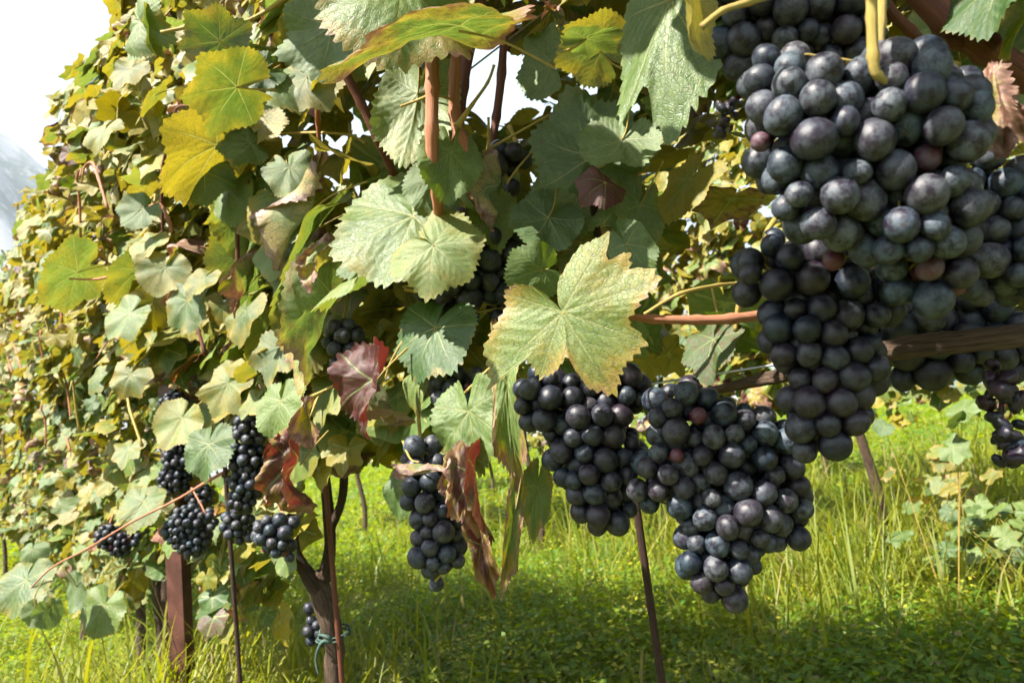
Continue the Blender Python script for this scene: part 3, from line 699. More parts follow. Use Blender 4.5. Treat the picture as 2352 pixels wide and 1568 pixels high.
cane(vA, [(1690, 760, .59), (1700, 690, .585), (1740, 650, .58)], [.0018, .0022, .0016], M_SHOOT)
cane(vB, [(860, 635, .82), (940, 645, .82), (1000, 665, .815), (1080, 690, .81), (1140, 700, .82)], [.0016, .0018, .0022, .0022, .002], M_SHOOT)
cane(vB, [(880, 590, .80), (950, 620, .80), (1000, 665, .815)], [.0016, .0016, .0018], M_SHOOT)
cane(vB, [(1078, 690, .81), (1080, 650, .805), (1082, 600, .80)], [.0018, .0016, .0013], M_SHOOT)
cane(vB, [(575, 952, 1.05), (640, 945, 1.02), (720, 908, .98), (800, 870, .95), (900, 820, .92), (960, 800, .9)], [.0013, .0016, .0018, .0019, .0018, .0016], M_SHOOT)
cane(vB, [(715, 950, .93), (725, 920, .94), (745, 898, .96)], [.0011, .0011, .0012], M_SHOOT)
cane(vB, [(885, 850, .82), (878, 830, .84), (895, 815, .88)], [.0012, .0012, .0012], M_SHOOT)
cane(vB, [(1045, 925, .74), (1080, 890, .73), (1120, 850, .73), (1160, 820, .76)], [.0013, .0014, .0014, .0014], M_SHOOT)
cane(vB, [(30, 1400, 1.55), (110, 1310, 1.52), (200, 1260, 1.5), (300, 1200, 1.5), (400, 1150, 1.5), (465, 1112, 1.5), (520, 1080, 1.52)], [.0012, .0016, .002, .0022, .0024, .003, .0035])
cane(vC, [(100, 1330, 1.5), (80, 1370, 1.5), (85, 1410, 1.5)], [.0014, .0012, .001], M_SHOOT)
cane(vB, [(160, 640, 1.6), (230, 640, 1.58), (330, 612, 1.55), (420, 595, 1.55)], [.0018, .0026, .0026, .0026])
cane(vB, [(370, 75, .95), (450, 60, .95), (550, 55, .95), (640, 8, .95), (700, -40, .95)], [.0022, .0026, .0026, .0030, .0030], M_SHOOT)
cane(vB, [(395, 535, 1.3), (385, 500, 1.3), (365, 470, 1.32), (330, 480, 1.35)], [.003, .0034, .003, .0022])
cane(vB, [(610, 240, 1.0), (680, 205, 1.0), (720, 170, 1.02)], [.0016, .0016, .0016], M_SHOOT)
cane(vB, [(640, 308, 1.05), (720, 305, 1.02), (800, 310, .98), (840, 330, .96)], [.0016, .0018, .0018, .0018], M_SHOOT)
cane(vB, [(725, 180, 1.0), (730, 280, 1.0), (735, 340, 1.02)], [.003, .003, .003])
cane(vA, [(1050, 290, .72), (1085, 240, .72), (1120, 190, .72), (1135, 150, .72)], [.004, .0018, .0015, .0014], M_SHOOT)
cane(vA, [(1118, 400, .76), (1122, 340, .76), (1122, 270, .76)], [.0016, .002, .0012], M_SHOOT)
cane(vA, [(1110, 350, .77), (1180, 310, .77), (1260, 265, .77)], [.0014, .0014, .0012], M_SHOOT)
cane(vA, [(920, 245, .75), (960, 230, .75), (992, 215, .73)], [.0013, .0014, .0018], M_SHOOT)
cane(vA, [(1040, 230, .73), (1010, 220, .72), (992, 215, .72)], [.0014, .0014, .0018], M_SHOOT)
cane(vA, [(1420, 415, .75), (1460, 400, .75), (1480, 370, .76)], [.0020, .0018, .0016])

# ---------------------------------------------------------------- the leaves one can pick out
HEROES = []; LIT = []
def hero(v, J, T, seed=0, lit=.8, glow=False, guard=True, twist=0, width=1.0, tint=(.3, .1, 0), side=1, petiole=None, label=None, res=(170, 24), **kw):
    pj, pt = at(*J), at(*T); ax = pt - pj; size = ax.length
    view = (CAM - pj).normalized()
    view = (SUN_DIR - view * 1.05).normalized() if glow else (view * .48 + SUN_DIR * .52 if (side > 0 and lit) else view * side)
    if glow: twist = 0
    nrm = view - ax.normalized() * view.dot(ax.normalized()); nrm.normalize()
    nrm = Matrix.Rotation(R(twist), 3, ax.normalized()) @ nrm
    me = leaf_mesh('leaf_blade', 1000 + seed, na=res[0], nr=res[1], stalk=False, **kw)
    mw = frame(pj, ax, nrm, size); mw = mw @ Matrix.Diagonal((width, 1, 1, 1))
    o = put('leaf', me, v, mw, (*tint, 1))
    if label: o['label'] = label
    if lit: LIT.append((pj + ax * .35, size * lit * (.45 if J[0] < 820 else 1)))
    c = ((J[0] + T[0]) / 2, (J[1] + T[1]) / 2)
    if not (glow and J[0] < 650): HEROES.append((c[0], c[1], max(math.hypot(T[0] - J[0], T[1] - J[1]) * .55, 25), min(J[2], T[2])))
    # leaf stalk, in the leaf's own frame so that it moves with the blade
    inv = mw.inverted()
    if petiole is None:
        P = [pj + ax * .02, pj - ax * .25 - nrm * size * .12, pj - ax * .55 - nrm * size * .45 + Vector((0, 0, .01))]
    else: P = [pj + ax * .02] + [at(*p) for p in petiole]
    me2 = tubes_mesh('petiole', [dict(pts=[tuple(inv @ p) for p in P], rad=[.0012 / size, .0011 / size] + [.0013 / size] * (len(P) - 2), sides=6, sub=4)], M_SHOOT)
    pe = bpy.data.objects.new('petiole', me2); col.objects.link(pe); pe.parent = o
    return o
FL = dict(cup=.05, fold=.02, wave=.04, droop=.15, deep=.8)
hero(vA, (1292, 717, .555), (1408, 915, .535), 1, lit=1.0, twist=8, width=1.0, tint=(.40, .33, .02), petiole=[(1330, 690, .575), (1410, 724, .585)],
     tables=([(0, .99), (12, .82), (23, .45), (40, .62), (52, .71), (66, .62), (71, .60), (78, 1.14), (88, 1.0), (100, .97), (112, .78), (128, .66), (142, .70), (152, .60), (164, .40), (177, .08)],
             [(0, .99), (16, .82), (30, .86), (38, .90), (50, .68), (62, .80), (74, 1.04), (84, .97), (89, .80), (99, .90), (107, .67), (117, .93), (126, .78), (135, .70), (155, .36), (177, .08)]),
     vangs=(0, 52, 82, -38, -74, -117, 140), teeth=.04, nteeth=64,
     cup=.05, fold=.02, wave=.035, droop=.08, pucker=.013, asym=.01, res=(230, 34), label='large pale leaf with yellow and pink rim')
hero(vB, (996, 564, .74), (1080, 634, .72), 2, twist=-5, width=1.0, tint=(.36, .02, 0), lobes={52: 1.05, -52: .95, 106: 1.0, -106: .95, 138: .9, -138: .85}, deep=.35, cup=.12, fold=-.05, wave=.05, droop=.3, label='rounded yellow green leaf in full sun')
hero(vB, (950, 498, .80), (740, 575, .78), 3, twist=0, width=.95, tint=(.30, .10, .02), deep=.6, cup=.1, fold=.02, wave=.05, droop=.2, label='broad pale leaf with a small hole')
hero(vB, (1000, 752, .78), (925, 882, .76), 4, twist=10, width=1.05, tint=(.05, .22, .06), deep=.75, cup=.12, fold=.05, wave=.05, droop=.3, label='dark leaf with a purple rim, patched with sun')
hero(vA, (925, -30, .66), (905, 100, .60), 5, lit=0, twist=0, width=.92, tint=(.12, .40, .03), deep=.5, cup=.25, fold=.05, wave=.06, droop=.5, label='large drooping leaf with yellow and pink margin at the top edge')
hero(vA, (1060, 70, .57), (712, 128, .55), 105, twist=66, width=.24, tint=(.30, .50, .04), crinkle=.06, deep=.4, cup=.1, fold=.05, wave=.05, droop=.25, label='yellow and pink sunlit rim of the drooping leaf at the top edge')
hero(vA, (1540, 0, .50), (1500, 312, .47), 6, lit=.3, twist=5, width=.62, tint=(.04, .14, .0), tables=([(0, 1), (12, .82), (19, .60), (33, .95), (50, .85), (75, .7), (106, .7), (140, .6), (177, .1)], [(0, 1), (10, .92), (25, .8), (50, .75), (80, .65), (106, .65), (140, .55), (177, .1)]),
     vangs=(0, 35, -40, 100, -100), cup=.1, fold=-.1, wave=.04, droop=.2, label='grey green leaf half in sun beside the big bunch')
hero(vA, (1590, -30, .42), (1555, 140, .41), 7, glow=True, twist=-25, width=.8, tint=(.85, .05, 0), side=-1, deep=.4, cup=.2, fold=.1, droop=.3, label='yellow leaf glowing against the light')
hero(vB, (862, 875, .76), (818, 1010, .75), 8, twist=25, width=.85, tint=(.0, -.2, 1.15), deep=1.0, cup=.2, fold=.6, wave=.12, droop=.6, crinkle=.12, roll=.4, label='dark red folded leaf')
hero(vB, (885, 865, .80), (900, 1000, .79), 88, twist=70, width=.5, tint=(.1, .45, .5), deep=.9, cup=.3, fold=.7, wave=.14, droop=.5, crinkle=.15, roll=1.2, label='purple grey curled leaf')
hero(vB, (712, 958, .86), (706, 1032, .84), 9, twist=0, width=.8, tint=(.6, .75, -.2), deep=.5, fold=.9, cup=.3, wave=.05, droop=.4, crinkle=.08, roll=1.5, label='small cream dry leaf folded to a triangle')
hero(vB, (690, 1065, .92), (655, 1200, .90), 10, twist=20, width=.8, tint=(.1, .42, .85), deep=.9, fold=.5, cup=.5, wave=.14, droop=.9, crinkle=.35, roll=1.5, label='crumpled red brown leaf')
hero(vB, (635, 1065, .94), (612, 1170, .93), 110, twist=-40, width=.5, tint=(.1, .5, .8), deep=.9, fold=.5, cup=.5, wave=.14, droop=.7, crinkle=.35, roll=1.8, label='curled red brown leaf edge')
hero(vB, (178, 625, 1.62), (62, 690, 1.55), 11, glow=True, twist=10, width=1.0, tint=(.38, .10, 0), asym=.13, deep=.85, cup=.1, fold=.05, wave=.05, droop=.2)
hero(vB, (322, 622, 1.55), (225, 690, 1.5), 12, glow=True, twist=10, width=.9, tint=(.42, .14, 0), asym=.13, deep=.85, cup=.15, fold=.1)
hero(vB, (560, 590, 1.25), (490, 520, 1.22), 13, glow=True, lit=0, twist=0, width=1.0, tint=(.42, .02, 0), side=-1, deep=.3, cup=.1, fold=.05)
hero(vB, (560, 500, 1.22), (555, 620, 1.2), 113, glow=True, lit=0, twist=20, width=.9, tint=(.35, .02, 0), side=-1, deep=.3, cup=.1, fold=.05)
hero(vB, (545, 200, .85), (400, 215, .82), 14, glow=True, twist=-20, width=1.0, tint=(.40, .20, 0), side=-1, asym=.13, deep=.85, cup=.15, fold=.1, droop=.3, label='large yellow leaf with sun shining through')
hero(vB, (505, 95, .88), (420, 20, .86), 15, glow=True, twist=10, width=1.0, tint=(.36, .16, 0), side=-1, asym=.13, deep=.85, cup=.15)
hero(vB, (350, 70, .98), (330, 132, .96), 16, glow=True, twist=0, width=.9, tint=(.35, .02, 0), side=-1, asym=.13, deep=.85, cup=.3)
hero(vB, (325, 50, .98), (365, 82, .95), 116, twist=30, width=.9, tint=(.2, .2, 0), deep=.4, cup=.3, fold=.4)
hero(vB, (760, 60, .78), (655, 140, .80), 17, lit=0, twist=30, width=.9, tint=(.08, .02, 0), side=-1, deep=.5, cup=.2, fold=.15, label='dark green shaded leaf')
hero(vA, (960, 215, .76), (930, 400, .76), 18, lit=0, twist=15, width=.62, tint=(.32, .04, 0), side=-1, deep=.45, cup=.2, fold=.2, droop=.2, label='tall olive leaf hanging in shade')
hero(vB, (545, 150, .92), (540, 80, .9), 19, twist=45, width=.7, tint=(.1, .05, 0), deep=.5, fold=.4, cup=.2)
hero(vB, (600, 165, .92), (515, 205, .9), 20, twist=-30, width=.7, tint=(.15, .05, 0), deep=.8, fold=.2, cup=.2)
hero(vB, (575, 330, 1.0), (490, 330, .98), 21, twist=-20, width=.8, tint=(.15, .25, 0), deep=.7, fold=.1, cup=.3)
hero(vB, (590, 270, 1.02), (640, 330, 1.0), 22, glow=True, twist=20, width=.7, tint=(.72, .25, 0), side=-1, deep=.5, fold=.2)
hero(vB, (500, 335, 1.0), (315, 410, .95), 23, glow=True, twist=55, width=.75, tint=(.82, .22, 0), side=-1, deep=.6, fold=.25, cup=.2, droop=.4, label='long orange yellow leaf')
hero(vB, (470, 395, 1.02), (390, 460, 1.0), 24, twist=-15, width=.9, tint=(.12, .08, 0), deep=.6, fold=.05, cup=.15)
hero(vB, (530, 430, 1.05), (520, 510, 1.03), 25, twist=10, width=.8, tint=(.1, .08, 0), deep=.4, cup=.2)
hero(vB, (590, 410, 1.05), (615, 465, 1.03), 26, twist=10, width=.9, tint=(.1, .10, 0), deep=.5, cup=.1)
hero(vB, (760, 600, .9), (690, 660, .88), 27, twist=15, width=.8, tint=(.5, .60, .1), deep=.5, fold=.6, cup=.5, crinkle=.2, roll=1.2, label='tan dried leaf curled into a cup')
hero(vB, (730, 470, .95), (640, 620, .98), 28, twist=65, width=.45, tint=(.6, .60, .1), deep=.8, fold=.8, crinkle=.2, roll=2.2, label='dry brown leaf rolled along its length')
hero(vB, (735, 520, .98), (590, 700, .98), 29, twist=40, width=.5, tint=(.3, .18, .03), deep=.6, fold=.2, droop=.1, label='long leaf with an orange underside')
hero(vB, (585, 640, 1.05), (545, 735, 1.03), 30, twist=10, width=.5, tint=(.2, .6, 0), deep=.9, fold=.7, crinkle=.2, roll=1.8)
hero(vB, (855, 610, .84), (700, 690, .82), 31, twist=50, width=.6, tint=(.25, .08, 0), deep=.4, fold=.1, cup=.2)
hero(vB, (860, 580, .83), (770, 620, .82), 32, twist=20, width=.8, tint=(.15, .04, 0), deep=.4)
hero(vB, (775, 690, .93), (680, 900, .90), 33, twist=55, width=.5, tint=(.1, .35, .35), deep=.6, fold=.5, cup=.2, crinkle=.1, roll=1.0, label='grey green leaf with a purple rolled tip')
hero(vB, (690, 740, 1.05), (720, 860, 1.02), 34, glow=True, twist=-40, width=.7, tint=(.45, .05, 0), side=-1, deep=.4, fold=.2)
hero(vB, (610, 760, 1.15), (570, 860, 1.12), 35, glow=True, twist=60, width=.6, tint=(.4, .04, 0), side=-1, deep=.4, fold=.3)
hero(vB, (645, 920, 1.0), (630, 1015, .98), 36, twist=15, width=.9, tint=(.12, .04, 0), deep=.3, cup=.1)
hero(vB, (480, 1020, 1.25), (455, 1110, 1.22), 37, twist=10, width=.95, tint=(.15, .06, 0), deep=.6, cup=.15)
hero(vB, (960, 870, .80), (935, 960, .79), 38, twist=30, width=.7, tint=(.25, .2, .05), deep=.5, fold=.3, cup=.3)
hero(vA, (1035, 350, .73), (1030, 460, .72), 39, lit=0, twist=-10, width=.75, tint=(.02, .02, 0), deep=.3, cup=.1, label='dark teal leaf before the orange cane')
hero(vB, (1000, 410, .78), (965, 490, .77), 40, lit=0, twist=20, width=.9, tint=(.02, .02, 0), deep=.4)
hero(vA, (1080, 410, .76), (1120, 470, .75), 41, lit=0, twist=20, width=.8, tint=(.05, .03, 0), deep=.5, cup=.2)
hero(vA, (1125, 480, .80), (1150, 580, .78), 42, twist=-30, width=.6, tint=(.2, .1, 0), deep=.5, fold=.3)
hero(vA, (1165, 420, .76), (1150, 540, .75), 43, twist=40, width=.5, tint=(.2, .62, .25), deep=.9, fold=.7, crinkle=.3, roll=2.0, label='dry purplish strip of a leaf')
hero(vA, (1330, 440, .80), (1300, 560, .78), 44, lit=0, twist=25, width=1.1, tint=(.1, .02, 0), side=-1, deep=.5, cup=.2, label='broad dark leaf in shade behind the large pale leaf')
hero(vA, (1260, 500, .76), (1210, 585, .74), 45, lit=0, twist=15, width=.9, tint=(.12, .02, 0), deep=.5, cup=.2, side=-1)
hero(vA, (1245, 620, .66), (1160, 640, .64), 46, twist=-50, width=.8, tint=(.1, .02, 0), deep=.5, cup=.2, fold=.2)
hero(vA, (1360, 360, .75), (1300, 220, .78), 47, lit=0, twist=15, width=.9, tint=(.12, .02, 0), side=-1, deep=.6, cup=.1, label='large dark leaf below the grey green leaf')
hero(vA, (1430, 320, .72), (1380, 410, .70), 48, lit=0, twist=25, width=.9, tint=(.05, .02, 0), side=-1, deep=.4, cup=.2)
hero(vA, (1270, 150, .82), (1220, 90, .85), 49, lit=0, twist=-10, width=1.0, tint=(.15, .02, 0), side=-1, deep=.6)
hero(vA, (1380, 120, .72), (1290, 40, .70), 50, glow=True, twist=10, width=.9, tint=(.5, .15, .05), side=-1, deep=.6, fold=.2, cup=.3)
hero(vA, (1345, 90, .66), (1435, 60, .64), 51, glow=True, twist=-40, width=.7, tint=(.25, .15, .05), deep=.6, cup=.2)
hero(vA, (1280, 60, .62), (1250, 25, .60), 52, twist=0, width=.8, tint=(.2, .65, .4), deep=.9, fold=.7, crinkle=.4, roll=2.2)
hero(vA, (1390, 420, .68), (1330, 440, .66), 53, lit=0, twist=35, width=.8, tint=(.1, .1, .95), deep=.6, fold=.3, cup=.4, droop=.9, label='deep red leaf edge in shade')
hero(vA, (1470, 470, .74), (1440, 580, .72), 54, lit=0, twist=-35, width=.7, tint=(.25, .04, 0), side=-1, deep=.4)
hero(vA, (1440, 560, .62), (1500, 640, .60), 55, twist=10, width=.6, tint=(.1, .02, 0), deep=.4)
hero(vA, (1640, 780, .60), (1600, 870, .585), 56, twist=15, width=.85, tint=(.08, .12, .45), deep=.6, cup=.2, fold=.2, label='small leaf half red half green')
hero(vA, (1670, 750, .62), (1790, 815, .60), 57, twist=70, width=.5, tint=(.02, .05, 0), deep=.3, fold=.3)
hero(vA, (2260, 255, .42), (2320, 370, .40), 58, twist=-15, width=.8, tint=(.4, .75, .05), deep=.8, fold=.5, cup=.4, crinkle=.3, roll=1.0, label='orange brown dry leaf lying on the big bunch')
hero(vA, (2300, -40, .46), (2235, 70, .45), 59, twist=20, width=1.0, tint=(.02, .25, .05), deep=.6, fold=.1, cup=.15, label='green leaf with brown rim in the upper right corner')
hero(vA, (2360, 30, .47), (2300, 130, .46), 60, glow=True, twist=40, width=.8, tint=(.3, .35, .1), side=-1, deep=.6, fold=.3)
hero(vA, (2352, 190, .6), (2290, 300, .62), 61, lit=0, twist=10, width=1.0, tint=(.35, .04, 0), side=-1, deep=.5)
hero(vA, (2160, 40, .56), (2110, 120, .58), 62, lit=0, twist=10, width=1.0, tint=(.3, .05, 0), side=-1, deep=.5)
hero(vB, (1080, 945, .71), (1095, 1090, .69), 63, twist=10, width=.85, tint=(.02, .15, .1), deep=.7, fold=.1, cup=.15, crinkle=.06, label='dark green leaf hanging below the large pale leaf')
hero(vB, (1165, 880, .68), (1185, 1170, .66), 64, lit=0, twist=20, width=.17, tint=(.25, .42, .2), deep=.8, fold=.15, cup=.05, wave=.05, droop=.2, label='long twisted leaf with a brown rim')
hero(vB, (1100, 1090, .70), (1105, 1250, .68), 65, twist=20, width=.5, tint=(.5, .42, .75), deep=.8, fold=.5, cup=.3, roll=1.3, crinkle=.15, label='withered leaf, red with a yellow patch')
hero(vB, (1105, 1250, .69), (1138, 1378, .68), 66, lit=0, twist=10, width=.3, tint=(.1, .50, .8), deep=1.0, fold=.35, cup=.1, wave=.08, droop=.4, crinkle=.12, label='brown shrivelled leaf tip hanging lowest')
hero(vB, (1178, 1190, .66), (1158, 1380, .66), 67, lit=0, twist=-15, width=.15, tint=(.2, .50, .35), deep=.8, fold=.15, cup=.05, wave=.05, droop=.1)
hero(vB, (1050, 1090, .70), (1040, 1160, .69), 68, twist=10, width=.6, tint=(.3, .7, .4), deep=.8, fold=.6, roll=1.4, crinkle=.3)
hero(vB, (1235, 1120, .72), (1222, 1245, .72), 69, lit=0, twist=15, width=.35, tint=(.1, .40, .3), deep=.6, fold=.1, cup=.05)
hero(vB, (960, 1060, .71), (1050, 1065, .70), 70, twist=60, width=.4, tint=(.5, .7, .05), deep=.6, fold=.7, roll=2.0, crinkle=.2)
hero(vB, (920, 1120, .95), (905, 1200, .95), 71, twist=10, width=.7, tint=(.05, .05, .05), deep=.4)
hero(vB, (60, 1330, 1.55), (20, 1420, 1.5), 72, twist=10, width=1.0, tint=(.3, .12, 0), deep=.4)
hero(vC, (175, 1345, 1.5), (170, 1410, 1.5), 73, twist=60, width=.7, tint=(.05, .02, 0), side=-1, deep=.4)
hero(vC, (85, 1400, 1.5), (70, 1440, 1.5), 74, twist=20, width=.9, tint=(.05, .02, 0), side=-1, deep=.4)
hero(vC, (110, 1400, 1.5), (115, 1445, 1.5), 75, twist=-20, width=.9, tint=(.05, .02, 0), side=-1, deep=.4)
hero(vC, (240, 1390, 1.6), (205, 1470, 1.58), 76, twist=0, width=1.0, tint=(.18, .05, 0), deep=.5)
hero(vB, (330, 1150, 1.55), (290, 1220, 1.5), 77, twist=0, width=.9, tint=(.35, .05, 0), deep=.5)
hero(vB, (75, 1260, 1.6), (70, 1295, 1.58), 78, twist=0, width=1.1, tint=(.15, .05, 0), deep=.2, cup=.4)

rh = random.Random(77)
for i, (jx, jy, d_, tx, ty_) in enumerate([(430, 690, 1.22, 412, 778), (625, 445, 1.0, 672, 486), (300, 720, 1.4, 240, 772), (665, 385, .98, 700, 455), (565, 715, 1.1, 528, 795), (645, 800, 1.05, 612, 885), (350, 556, 1.28, 296, 602), (470, 640, 1.2, 418, 684),
                                          (380, 615, 1.25, 356, 684), (525, 880, 1.15, 478, 962), (420, 960, 1.3, 376, 1034), (705, 178, .93, 752, 246), (640, 188, .93, 692, 238), (300, 160, 1.1, 256, 204), (330, 480, 1.28, 280, 520), (650, 560, 1.0, 606, 640),
                                          (240, 300, 1.25, 196, 352), (300, 860, 1.45, 262, 918), (590, 920, 1.12, 546, 962), (690, 690, .97, 742, 742)]):
    hero(vB, (jx, jy, d_), (tx, ty_, d_ - .02), 500 + i, twist=rh.uniform(-25, 25), width=rh.uniform(.8, 1.05), tint=(rh.uniform(.2, .55), rh.uniform(.05, .28), 0), deep=rh.uniform(.5, 1.0), cup=rh.uniform(0, .2), fold=rh.uniform(0, .2), wave=.06, droop=rh.uniform(0, .4), asym=.1, res=(110, 12))

# ---------------------------------------------------------------- the rest of the canopy
for q in [(1760, 190, .37, .03), (1850, 240, .35, .03), (1990, 300, .33, .035), (2100, 250, .33, .02), (1830, 370, .35, .03), (1960, 400, .34, .03), (1860, 450, .34, .03), (2000, 520, .34, .02), (1660, 1230, .55, .025), (1720, 1250, .55, .02),
          (1840, 1120, .56, .015), (1600, 1020, .55, .012), (1720, 1080, .55, .02), (2290, 480, .40, .02), (2330, 560, .40, .015), (1740, 940, .56, .01), (1820, 800, .42, .01), (440, 1230, 1.5, .04), (545, 1200, 1.35, .03), (640, 1240, 1.1, .03),
          (992, 200, .72, .012), (993, 320, .72, .012), (1065, 350, .74, .012), (1560, 733, .565, .015)]:
    LIT.append((at(*q[:3]), q[3]))
def blocks_sun(p, leaf_r):
    for c, r_ in LIT:
        v = p - c; k = v.dot(SUN_DIR)
        if k > .012 and (v - SUN_DIR * k).length < r_ + leaf_r * .55: return True
    return False
def in_front(p, leaf_r):
    """would this loose leaf hide fruit or one of the leaves placed above?"""
    x, y, d = proj(p)
    if d < .16: return True
    pr = leaf_r * F / d
    for gx0, gx1, gy0, gy1 in ((1078, 1128, 85, 220), (1175, 1250, 150, 205)):                 # gaps open to the sky
        if gx0 - pr * .7 < x < gx1 + pr * .7 and gy0 - pr * .7 < y < gy1 + pr * .7 and d < 2.2: return True
    for circ, bd in BUNCHES:
        if d < bd + .03:
            for cx, cy_, cr in circ:
                if (x - cx) ** 2 + (y - cy_) ** 2 < (cr * .8 + pr * .75) ** 2: return True
    for hx, hy, hr, hd in HEROES:
        if d < hd + .01 and (x - hx) ** 2 + (y - hy) ** 2 < (hr * .8 + pr * .45) ** 2: return True
    return False
def shades_heroes(p): return False
def leaf_tint(rnd, z, up=0):
    y = min(1, max(0, rnd.gauss(.43 + .14 * (z > 1.25), .26)))
    b = rnd.uniform(0, .24)
    rd = 0.0
    q = rnd.random()
    if q < .07: b = rnd.uniform(.45, .8)
    elif q < .11: rd = rnd.uniform(.3, .8)
    return (y, b, rd)
def t_near(z, s=2):
    return float(np.interp(z, [.45, .65, .85, 1.1, 1.4, 1.8, 2.1, 2.4], [-.13, -.16, -.18, -.22, -.26, -.27, -.18, -.02]))
def canopy(v, s0, s1, n_ind, n_rest, seed, zlo=.62, D=ROW_D, near=True, mids=MID, low=LOW, size=(.033, .058), ztop=2.2):
    """n_ind leaves on the side one sees, each an object; n_rest behind and inside, joined"""
    rnd = random.Random(seed); got = []; tries = 0
    ph = [rnd.uniform(0, 6) for _ in range(4)]
    while len(got) < n_ind + n_rest and tries < 90000:
        tries += 1
        s = rnd.uniform(s0, s1)
        zt = ztop + .06 * math.sin(s * 7 + 1) + .05 * math.sin(s * 17 + 2)
        zb = zlo + .06 * math.sin(s * 9) + rnd.choice([0, 0, 0, -.06])
        z = zb + (zt - zb) * rnd.random() ** .95
        tn = t_near(z) + .04 * math.sin(s * 11 + z * 5) + .03 * math.sin(z * 13 - s * 6)
        tf = -t_near(z) * .9
        t = tn + abs(rnd.gauss(0, .09)) if rnd.random() < .76 else rnd.uniform(tn + .1, tf)
        if t > tf: continue
        p = row(s, t, z, D); sz = rnd.uniform(*size) * (1.12 if rnd.random() < .3 else 1)
        if D == ROW_D and s < 1.9:
            x_, y_, d_ = proj(p)
            if x_ > 690 and y_ > 1090 - (x_ - 690) * .25: continue
        if near and (in_front(p, sz) or (D == ROW_D and s < 3 and blocks_sun(p, sz))): continue
        outw = -N if t < .08 else N
        nr_ = (outw * rnd.uniform(.4, 1.0) - U * (rnd.uniform(-.1, .4) if D == ROW_D else 0) + Vector((0, 0, rnd.uniform(.15, .95))) + Vector((rnd.gauss(0, .37), rnd.gauss(0, .37), rnd.gauss(0, .28)))).normalized()
        ax = (Vector((0, 0, -1)) * rnd.uniform(.3, 1.0) + outw * rnd.uniform(0, .8) + Vector((rnd.gauss(0, .5), rnd.gauss(0, .5), rnd.gauss(0, .25))))
        ax = ax - nr_ * ax.dot(nr_)
        if ax.length < .1: continue
        got.append((t - tn, frame(p, ax, nr_, sz), leaf_tint(rnd, z), sz, p))
    got.sort(key=lambda g: g[0])
    if n_ind > 100:
        for q in range(6):
            s_ = rnd.uniform(s0, s1); z_ = rnd.uniform(.85, 1.45); ds = rnd.uniform(-.35, .35); pts = []
            for j in range(5):
                zz = z_ + .11 * j - .02 * j * j; ss_ = s_ + ds * j / 4; pts.append(row(ss_, t_near(z_) - .03 - .006 * j, zz, D) + Vector((rnd.gauss(0, .004), rnd.gauss(0, .004), 0)))
            if any(in_front(p_, .01) or proj(p_)[0] > 760 for p_ in pts): continue
            tube('cane', pts, [.0034, .0032, .0028, .0022, .0014], rnd.choice([M_CANE, M_CANE, M_SHOOT, M_CANE_DARK]), v, sides=7, sub=4, nodes=.25)
    ind, rest = got[:n_ind], got[n_ind:]
    for _, mw, ti, sz, p in ind:
        dry = ti[1] > .42 and rnd.random() < .75
        put('leaf', rnd.choice(DRYM if dry else mids), v, mw, (*ti, 1))
    if rest:
        merged_leaves('foliage', [g[1] for g in rest], [g[2] for g in rest], [rnd.choice(LOWDRY if g[2][1] > .42 else low) for g in rest], v, rnd)
canopy(vB, .80, 1.85, 205, 1400, 1, size=(.036, .062))
canopy(vC, 1.75, 2.85, 290, 1400, 2, .50, size=(.033, .058))
canopy(vD, 2.75, 3.95, 300, 1150, 3, .42)
canopy(vE, 3.85, 5.1, 300, 650, 4, .42)
canopy(vF, 5.0, 6.2, 0, 1000, 5, .6, low=VLOW)
for i, v_ in enumerate((vG, vH, vI, vJ)): canopy(v_, 6.1 + 1.2 * i, 7.35 + 1.2 * i, 0, 750, 6 + i, .6, low=VLOW)

